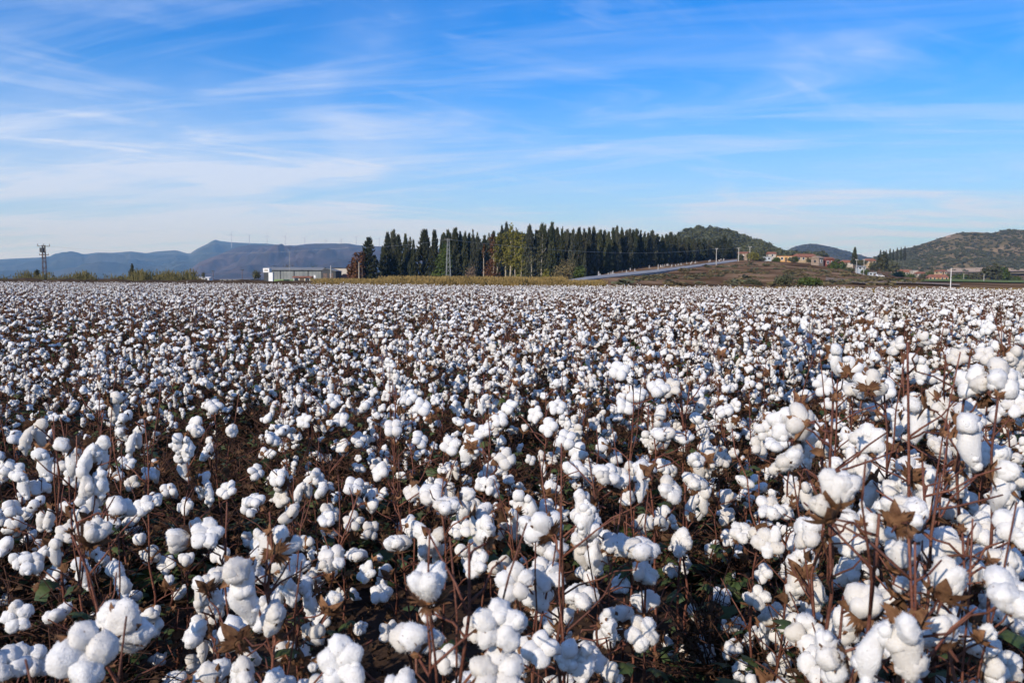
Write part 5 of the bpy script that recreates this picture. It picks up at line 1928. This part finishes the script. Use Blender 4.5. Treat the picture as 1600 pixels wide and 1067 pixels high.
ANCHORS = [(5, 'the left border'), (70, 'the dark pylon'), (140, 'the ragged reeds'), (207, 'the small dark conifer'), (270, 'the tall reeds'), (338, 'the pointed mountain summit'),
           (400, 'the left shed end'), (453, 'the antenna mast'), (517, 'the dark shed gable'), (577, 'the big dark conifer'), (640, 'the second cypress cluster'), (700, 'the grey lattice pylon'),
           (755, 'the bare white trunk'), (797, 'the tallest poplar'), (845, 'the last poplar'), (888, 'the big round bush'), (960, 'the lower end of the road'), (1040, 'the middle of the road'), (1118, 'the pole beside the road'),
           (1170, 'the top end of the road'), (1224, 'the small orange house'), (1276, 'the stone gable'), (1334, 'the brown cypress'), (1400, 'the low red roofs'), (1440, 'the low white house'), (1485, 'the thick white pole'), (1550, 'the big olive green tree'), (1600, 'the right border')]
HERO_LABEL = {       # by the pixel place of the boll that marks the plant
    (1530, 602): 'tall plant near the right border with one broad boll on its tip', (1408, 546): 'tallest plant on the right, a lone boll crowning its straight dark stem',
    (1500, 564): 'plant with a pair of round bolls at its top right of the tallest stem', (1358, 606): 'plant whose top boll is turned away, showing its brown frilly husk',
    (1326, 582): 'plant topped by a boll seen from behind, left of the tallest stem', (968, 586): 'plant with a single round boll standing clear above the field in the middle',
    (1226, 662): 'plant with an open four lobed boll and a long hanging tuft below it', (1300, 790): 'plant at the lower right bearing the big upright tulip shaped boll',
    (1556, 745): 'plant at the right border with long tufts of cotton hanging from its top', (1584, 830): 'plant at the right border with a thick white boll above the lowest big ones',
    (672, 936): 'plant at the bottom middle carrying three big bolls close to the camera', (1502, 735): 'plant on the right whose hanging tuft falls behind the leaning bare stem',
    (150, 700): 'plant on the left loaded with several long hanging tufts of cotton', (55, 670): 'plant near the left border with two hanging tufts left of the loaded plant',
    (135, 1022): 'plant at the bottom left corner with one huge four lobed boll', (920, 790): 'plant right of the middle with a long tuft hanging from its top boll',
    (430, 862): 'plant at lower left whose big boll shows a large spiky brown husk', (806, 910): 'plant at the bottom middle with an open boll just above the big round one',
    (325, 842): 'plant at lower left with a knot of several small round bolls', (6, 1046): 'low plant cut off by the bottom left corner of the picture',
    (42, 1032): 'low plant with a round boll left of the huge four lobed boll', (330, 960): 'lowest small plant at the bottom left, its bolls nearly on the soil',
    (336, 912): 'low single boll plant below the knot of small round bolls', (1182, 1060): 'tiny low plant at the bottom edge in the dark gap on the right'}
ALL_PLANTS = []      # (empty, photo column, depth, hand written label or None)


def name_plants():
    """every near plant is told by the thing far behind it and its turn counted back from the bottom edge"""
    bands = {}
    for e, u, d, lab in ALL_PLANTS:
        k = min(range(len(ANCHORS)), key=lambda i: abs(ANCHORS[i][0] - u))
        bands.setdefault(k, []).append((d, e, lab))
    for k, rows in bands.items():
        for n, (d, e, lab) in enumerate(sorted(rows, key=lambda t: t[0])):
            e['label'] = lab or '%s cotton plant up from the bottom edge below %s' % (ORD[n], ANCHORS[k][1])


NEAR_LABEL = 'cotton plant in the near field'
n_hero = 0
for ci, c in enumerate(clusters):
    ps = [hero[i][0] for i in c]
    zt = max(p.z for p in ps)
    base = Vector((sum(p.x for p in ps) / len(ps) + hr.uniform(-0.04, 0.04), sum(p.y for p in ps) / len(ps) + hr.uniform(-0.02, 0.06), 0))
    targets = []
    for i in c:
        p, k, s = hero[i]
        tocam = (Vector((0, 0, EYE)) - p).normalized()
        if k == 'f':
            ax = tocam + Vector((hr.gauss(0, 0.2), 0, 0.15))
        elif k == 'b':
            ax = -tocam * 0.8 + Vector((hr.gauss(0, 0.35), 0, 0.45))
        elif k == 't':
            ax = Vector((hr.gauss(0, 0.25), hr.gauss(-0.1, 0.2), 1))
        elif k == 'd':
            ax = Vector((hr.gauss(0, 1), hr.gauss(0, 1), 0.01))
        else:
            ax = tocam * 0.55 + Vector((hr.gauss(0, 0.5), hr.gauss(0, 0.4), 0.6))
        targets.append((KINDMAP[k], p - base, ax, s * 1.04))
    H = max(0.30, zt + hr.uniform(-0.02, 0.07))
    dmin = min(p.y for p in ps)
    near = dmin < 2.3
    pl = plan_plant(3000 + ci, H, (max(1, 10 - len(c)) if H > 0.45 else 3) + (9 if px_of(base.x, base.y, zt)[0] > 1130 else 1), 0.16, targets, (hr.randint(5, 9) if not near else hr.randint(2, 5), hr.randint(2, 5)), None, 0.2)
    lab = NEAR_LABEL
    q = px_of(base.x, base.y, zt)
    e = realise(pl, base, 0.0, 0 if near else 1, lab, 'cotton plants of the near field')
    keys = [(round(px_of(*hero[i][0])[0]), round(px_of(*hero[i][0])[1])) for i in c]
    ALL_PLANTS.append((e, q[0], base.y, next((HERO_LABEL[k] for k in keys if k in HERO_LABEL), None)))
    HERO_XY.append((base.x, base.y))
    n_hero += 1

# tall stems that stand out bare against the cotton behind them
for si, (u, v, d, lab) in enumerate([
        (1418, 534, 1.72, 'plant with a thick straight red brown stem, the tallest bare stem on the right'), (1302, 622, 1.62, 'plant with a bare upright stem left of the tallest bare stem'),
        (1560, 618, 1.70, 'plant with a leaning forked bare stem close to the right border'), (1470, 738, 1.45, 'plant with a bare stem between the tallest and the leaning one'),
        (1374, 802, 1.20, 'plant with a thick bare stem left of the lower right corner'), (876, 778, 1.62, 'plant with a bare dark red stem right of the bottom middle'),
        (733, 848, 1.22, 'plant with a bare forked stem between the two biggest bottom bolls'), (386, 882, 1.55, 'plant with a crooked bare stem at the lower left'),
        (1013, 768, 2.2, 'plant with a thin bare stem right of the dark red one'), (1000, 712, 2.5, 'plant with a slim bare stem in the middle of the right half'),
        (225, 652, 2.75, 'plant with a dark bare stem in the shaded gap on the left'), (156, 612, 2.9, 'plant with a dark bare stem among the hanging tufts'),
        (1186, 738, 2.3, 'plant with a thin bare stem left of the open four lobed boll'), (1318, 930, 1.42, 'plant with a short bare stem in the lower right cluster'),
        (560, 770, 2.3, 'plant with a slanting bare stem left of the bottom middle'), (1078, 600, 2.9, 'plant with a straight bare stem right of the single round boll'),
        (110, 830, 1.75, 'plant with a long slanting dark stem above the bottom left corner'), (640, 690, 2.9, 'plant with a thin dark stem in the middle of the left half')]):
    tip = P(u, v, d)
    rs_ = random.Random(900 + si)
    base = Vector((tip.x + rs_.uniform(-0.03, 0.03), tip.y + rs_.uniform(0.0, 0.05), 0))
    if u in (560, 110, 386):
        base.x += 0.16 if u != 560 else -0.22
    pl = plan_plant(4000 + si, tip.z, 2, 0.16, None, (2, 2), tip - base, 0.15)
    pl['stem'] = (pl['stem'][0], 0.0052 + 0.0012 * (d < 1.8))
    for k in range(3):
        a_ = pl['stem'][0][4 + k]
        an = rs_.uniform(0, 6.28)
        pl['branches'].append(zigzag(a_, a_ + Vector((math.cos(an), 0.4 * math.sin(an), rs_.uniform(0.4, 1.0))).normalized() * rs_.uniform(0.08, 0.22), rs_, 4, 0.008))
    e = realise(pl, base, 0.0, 1, lab, 'cotton plants of the near field')
    ALL_PLANTS.append((e, u, base.y, lab))
    n_hero += 1

# ------------------------------------------------------------------ the rest of the field in rows
RNG = np.random.RandomState(2024)


def far_edge(x):
    return 69.5 - 0.35 * x


def plant_height(x, y):
    u = x / y * F + 800
    near = 0.66 + 0.30 * np.clip((u - 500) / 750, 0, 1)
    far = 0.86
    k = np.clip((y - 5) / 14, 0, 1)
    return near * (1 - k) + far * k + 0.12 * fnoise(x, y, 71, 4, 0.5)


RA = R(24)
cand = []
for i in range(-140, 141):
    for j in range(-20, 460):
        a = i * 0.76 + RNG.normal(0, 0.11)
        b = j * 0.235 + RNG.uniform(-0.11, 0.11)
        x = a * math.cos(RA) + b * math.sin(RA)
        y = -a * math.sin(RA) + b * math.cos(RA)
        if y < 0.6 or y > far_edge(x) or x > 0.66 * y + 0.9 or x < -0.66 * y - 2.2:
            continue
        if RNG.rand() < 0.12:
            continue
        cand.append((x, y))
cand = np.array(cand)
gap = fnoise(cand[:, 0], cand[:, 1], 81, 3, 0.35)
keep = gap > -0.72 - 0.3 * RNG.rand(len(cand))
GAPS = [(1180, 905, 0.5), (1120, 860, 0.35), (450, 930, 0.5), (250, 800, 0.55), (320, 760, 0.5), (560, 900, 0.4), (650, 960, 0.35), (480, 700, 0.4), (1100, 1000, 0.4)]
for u, v, r in GAPS:
    d = (EYE - 0.1) * F / (v - HORY(u))
    gx = GX(u, d)
    keep &= np.hypot(cand[:, 0] - gx, cand[:, 1] - d) > r
hx = np.array(HERO_XY)
dist = np.sqrt(((cand[:, None, :] - hx[None, :, :]) ** 2).sum(-1)).min(1)
keep &= (dist > 0.24) | (cand[:, 1] > 7)
keep &= (cand[:, 1] > 2.7) | (cand[:, 0] < -0.66 * cand[:, 1] - 0.5)
cand = cand[keep]
cand = cand[np.argsort(cand[:, 1])]
PROTO = []
for k in range(14):
    pl = plan_plant(5000 + k, 0.86, random.Random(k).randint(14, 20), 0.20, None, (7, 7))
    PROTO.append(pl)
caches = [{} for _ in PROTO]
inview = [i for i in range(len(cand)) if abs(cand[i, 0]) < 0.63 * cand[i, 1] + 0.1]
solo = set(inview[:max(0, 300 - n_hero)])
field, frot, fscl, fidx = [], [], [], []
nsolo = 0
for i, (x, y) in enumerate(cand):
    h = float(plant_height(x, y)) * RNG.uniform(0.86, 1.12)
    s = h / 0.86
    rz = RNG.uniform(0, 6.28)
    if i in solo:
        k = RNG.randint(len(PROTO))
        lvl = 1 if y < 4.2 else 2
        e = realise(PROTO[k], (x, y, float(field_z(x, y))), rz, lvl, NEAR_LABEL, 'cotton plants of the near field', s, caches[k])
        ALL_PLANTS.append((e, px_of(x, y, h)[0], y, None))
        nsolo += 1
    else:
        field.append((x, y, float(field_z(x, y)) if y < 60 else 0))
        frot.append((RNG.normal(0, 0.05), RNG.normal(0, 0.05), rz))
        fscl.append((1.08, 1.08, s * 0.98))
        fidx.append(int(np.clip(7.5 + (1.5 if x > 0 else -2.0) + 8 * float(fnoise(x, y, 93, 4, 0.3)) + RNG.normal(0, 3.6), 0, 15)))
name_plants()
FARP = [plan_plant(7000 + k, 0.86, random.Random(k + 50).choice((4, 6, 8, 10, 12, 14)), 0.20, None, (27, 11)) for k in range(16)]
FARP.sort(key=lambda p_: len(p_['bolls']))
scatter('cotton_field', [whole_mb(pl).mesh('cotton', WHOLE_MATS, True) for pl in FARP], field, frot, fscl, fidx, 'mass of ripe white cotton plants stretching to the far edge of the field', 'cotton', 7)

# dead stalks and rank leaves that fill the rows
UG = [plan_plant(8000 + k, 0.33, 0, 0.18, None, (11, 10), None, 0.1) for k in range(7)]
for k, p_ in enumerate(UG):
    rk = random.Random(k)
    for _ in range(9):
        st_ = p_['stem'][0]
        a_ = st_[rk.randrange(2, 9)]
        an = rk.uniform(0, 6.28)
        L_ = rk.uniform(0.12, 0.34)
        p_['branches'].append(zigzag(a_, a_ + Vector((math.cos(an), math.sin(an), rk.uniform(-0.1, 1.0))).normalized() * L_, rk, 4, 0.012))
        m_ = Matrix.Translation(a_ + Vector((math.cos(an), math.sin(an), 0.2)) * L_ * rk.uniform(0.3, 0.8)) @ Euler((rk.uniform(-0.6, 0.6), rk.uniform(-0.3, 1.2), rk.uniform(0, 6.28))).to_matrix().to_4x4()
        p_['leaves'].append(('green' if rk.random() < 0.4 else 'dry', rk.randrange(5), m_))
pts, rots, scl, idx = [], [], [], []
for _ in range(7000):
    y = 1.7 + 20 * RNG.rand() ** 1.6
    x = RNG.uniform(-1, 1) * (0.66 * y + 0.4)
    if float(fnoise(x, y, 97, 3, 0.6)) < -0.45:
        continue
    pts.append((x, y, float(field_z(x, y))))
    rots.append((RNG.normal(0, 0.25), RNG.normal(0, 0.25), RNG.uniform(0, 6.28)))
    q_ = RNG.uniform(0.55, 1.15)
    scl.append((q_ * 1.15, q_ * 1.15, q_ * (0.8 if y < 4 else 1.0)))
    idx.append(RNG.randint(7))
scatter('undergrowth', [whole_mb(p_).mesh('stalks', [M['lint'], M['bur'], M['bract'], M['dead_stem'], M['withered'], M['green']], True) for p_ in UG], pts, rots, scl, idx, 'tangle of dead stalks and withered leaves filling the cotton rows', 'undergrowth', 9)

# fallen leaves and bits of lint on the soil
pts, rots, scl, idx = [], [], [], []
for _ in range(16000):
    y = 1.2 + 11 * RNG.rand() ** 1.3
    x = RNG.uniform(-1, 1) * (0.68 * y + 0.5)
    pts.append((x, y, float(field_z(x, y)) + 0.02))
    rots.append((RNG.normal(0, 0.5), RNG.normal(0, 0.5), RNG.uniform(0, 6.28)))
    s = RNG.uniform(0.5, 1.1)
    scl.append((s, s, s))
    idx.append(RNG.randint(9))
scatter('leaf_litter', [m_.mesh('leaf', [M['withered'], M['dead_stem']], True) for m_ in LEAF['dry']], pts, rots, scl, idx, 'dead brown leaves lying on the soil between the plants', 'leaf litter', 8)

# ------------------------------------------------------------------ haze
def haze():
    m = bpy.data.materials.new('haze')
    m.use_nodes = True
    nt = m.node_tree
    nt.nodes.clear()
    v = nt.nodes.new('ShaderNodeVolumePrincipled')
    v.inputs['Color'].default_value = (0.27, 0.54, 1.0, 1)
    v.inputs['Absorption Color'].default_value = (1, 1, 1, 1)
    v.inputs['Density'].default_value = 1.1e-4
    v.inputs['Anisotropy'].default_value = 0.1
    o_ = nt.nodes.new('ShaderNodeOutputMaterial')
    nt.links.new(v.outputs[0], o_.inputs['Volume'])
    b = MB().box((-13500, -600, -7.5), (13500, 13500, 640)).build('haze', m)
    tag(b, 'thin blue haze over the plain', 'haze', kind='stuff')


haze()
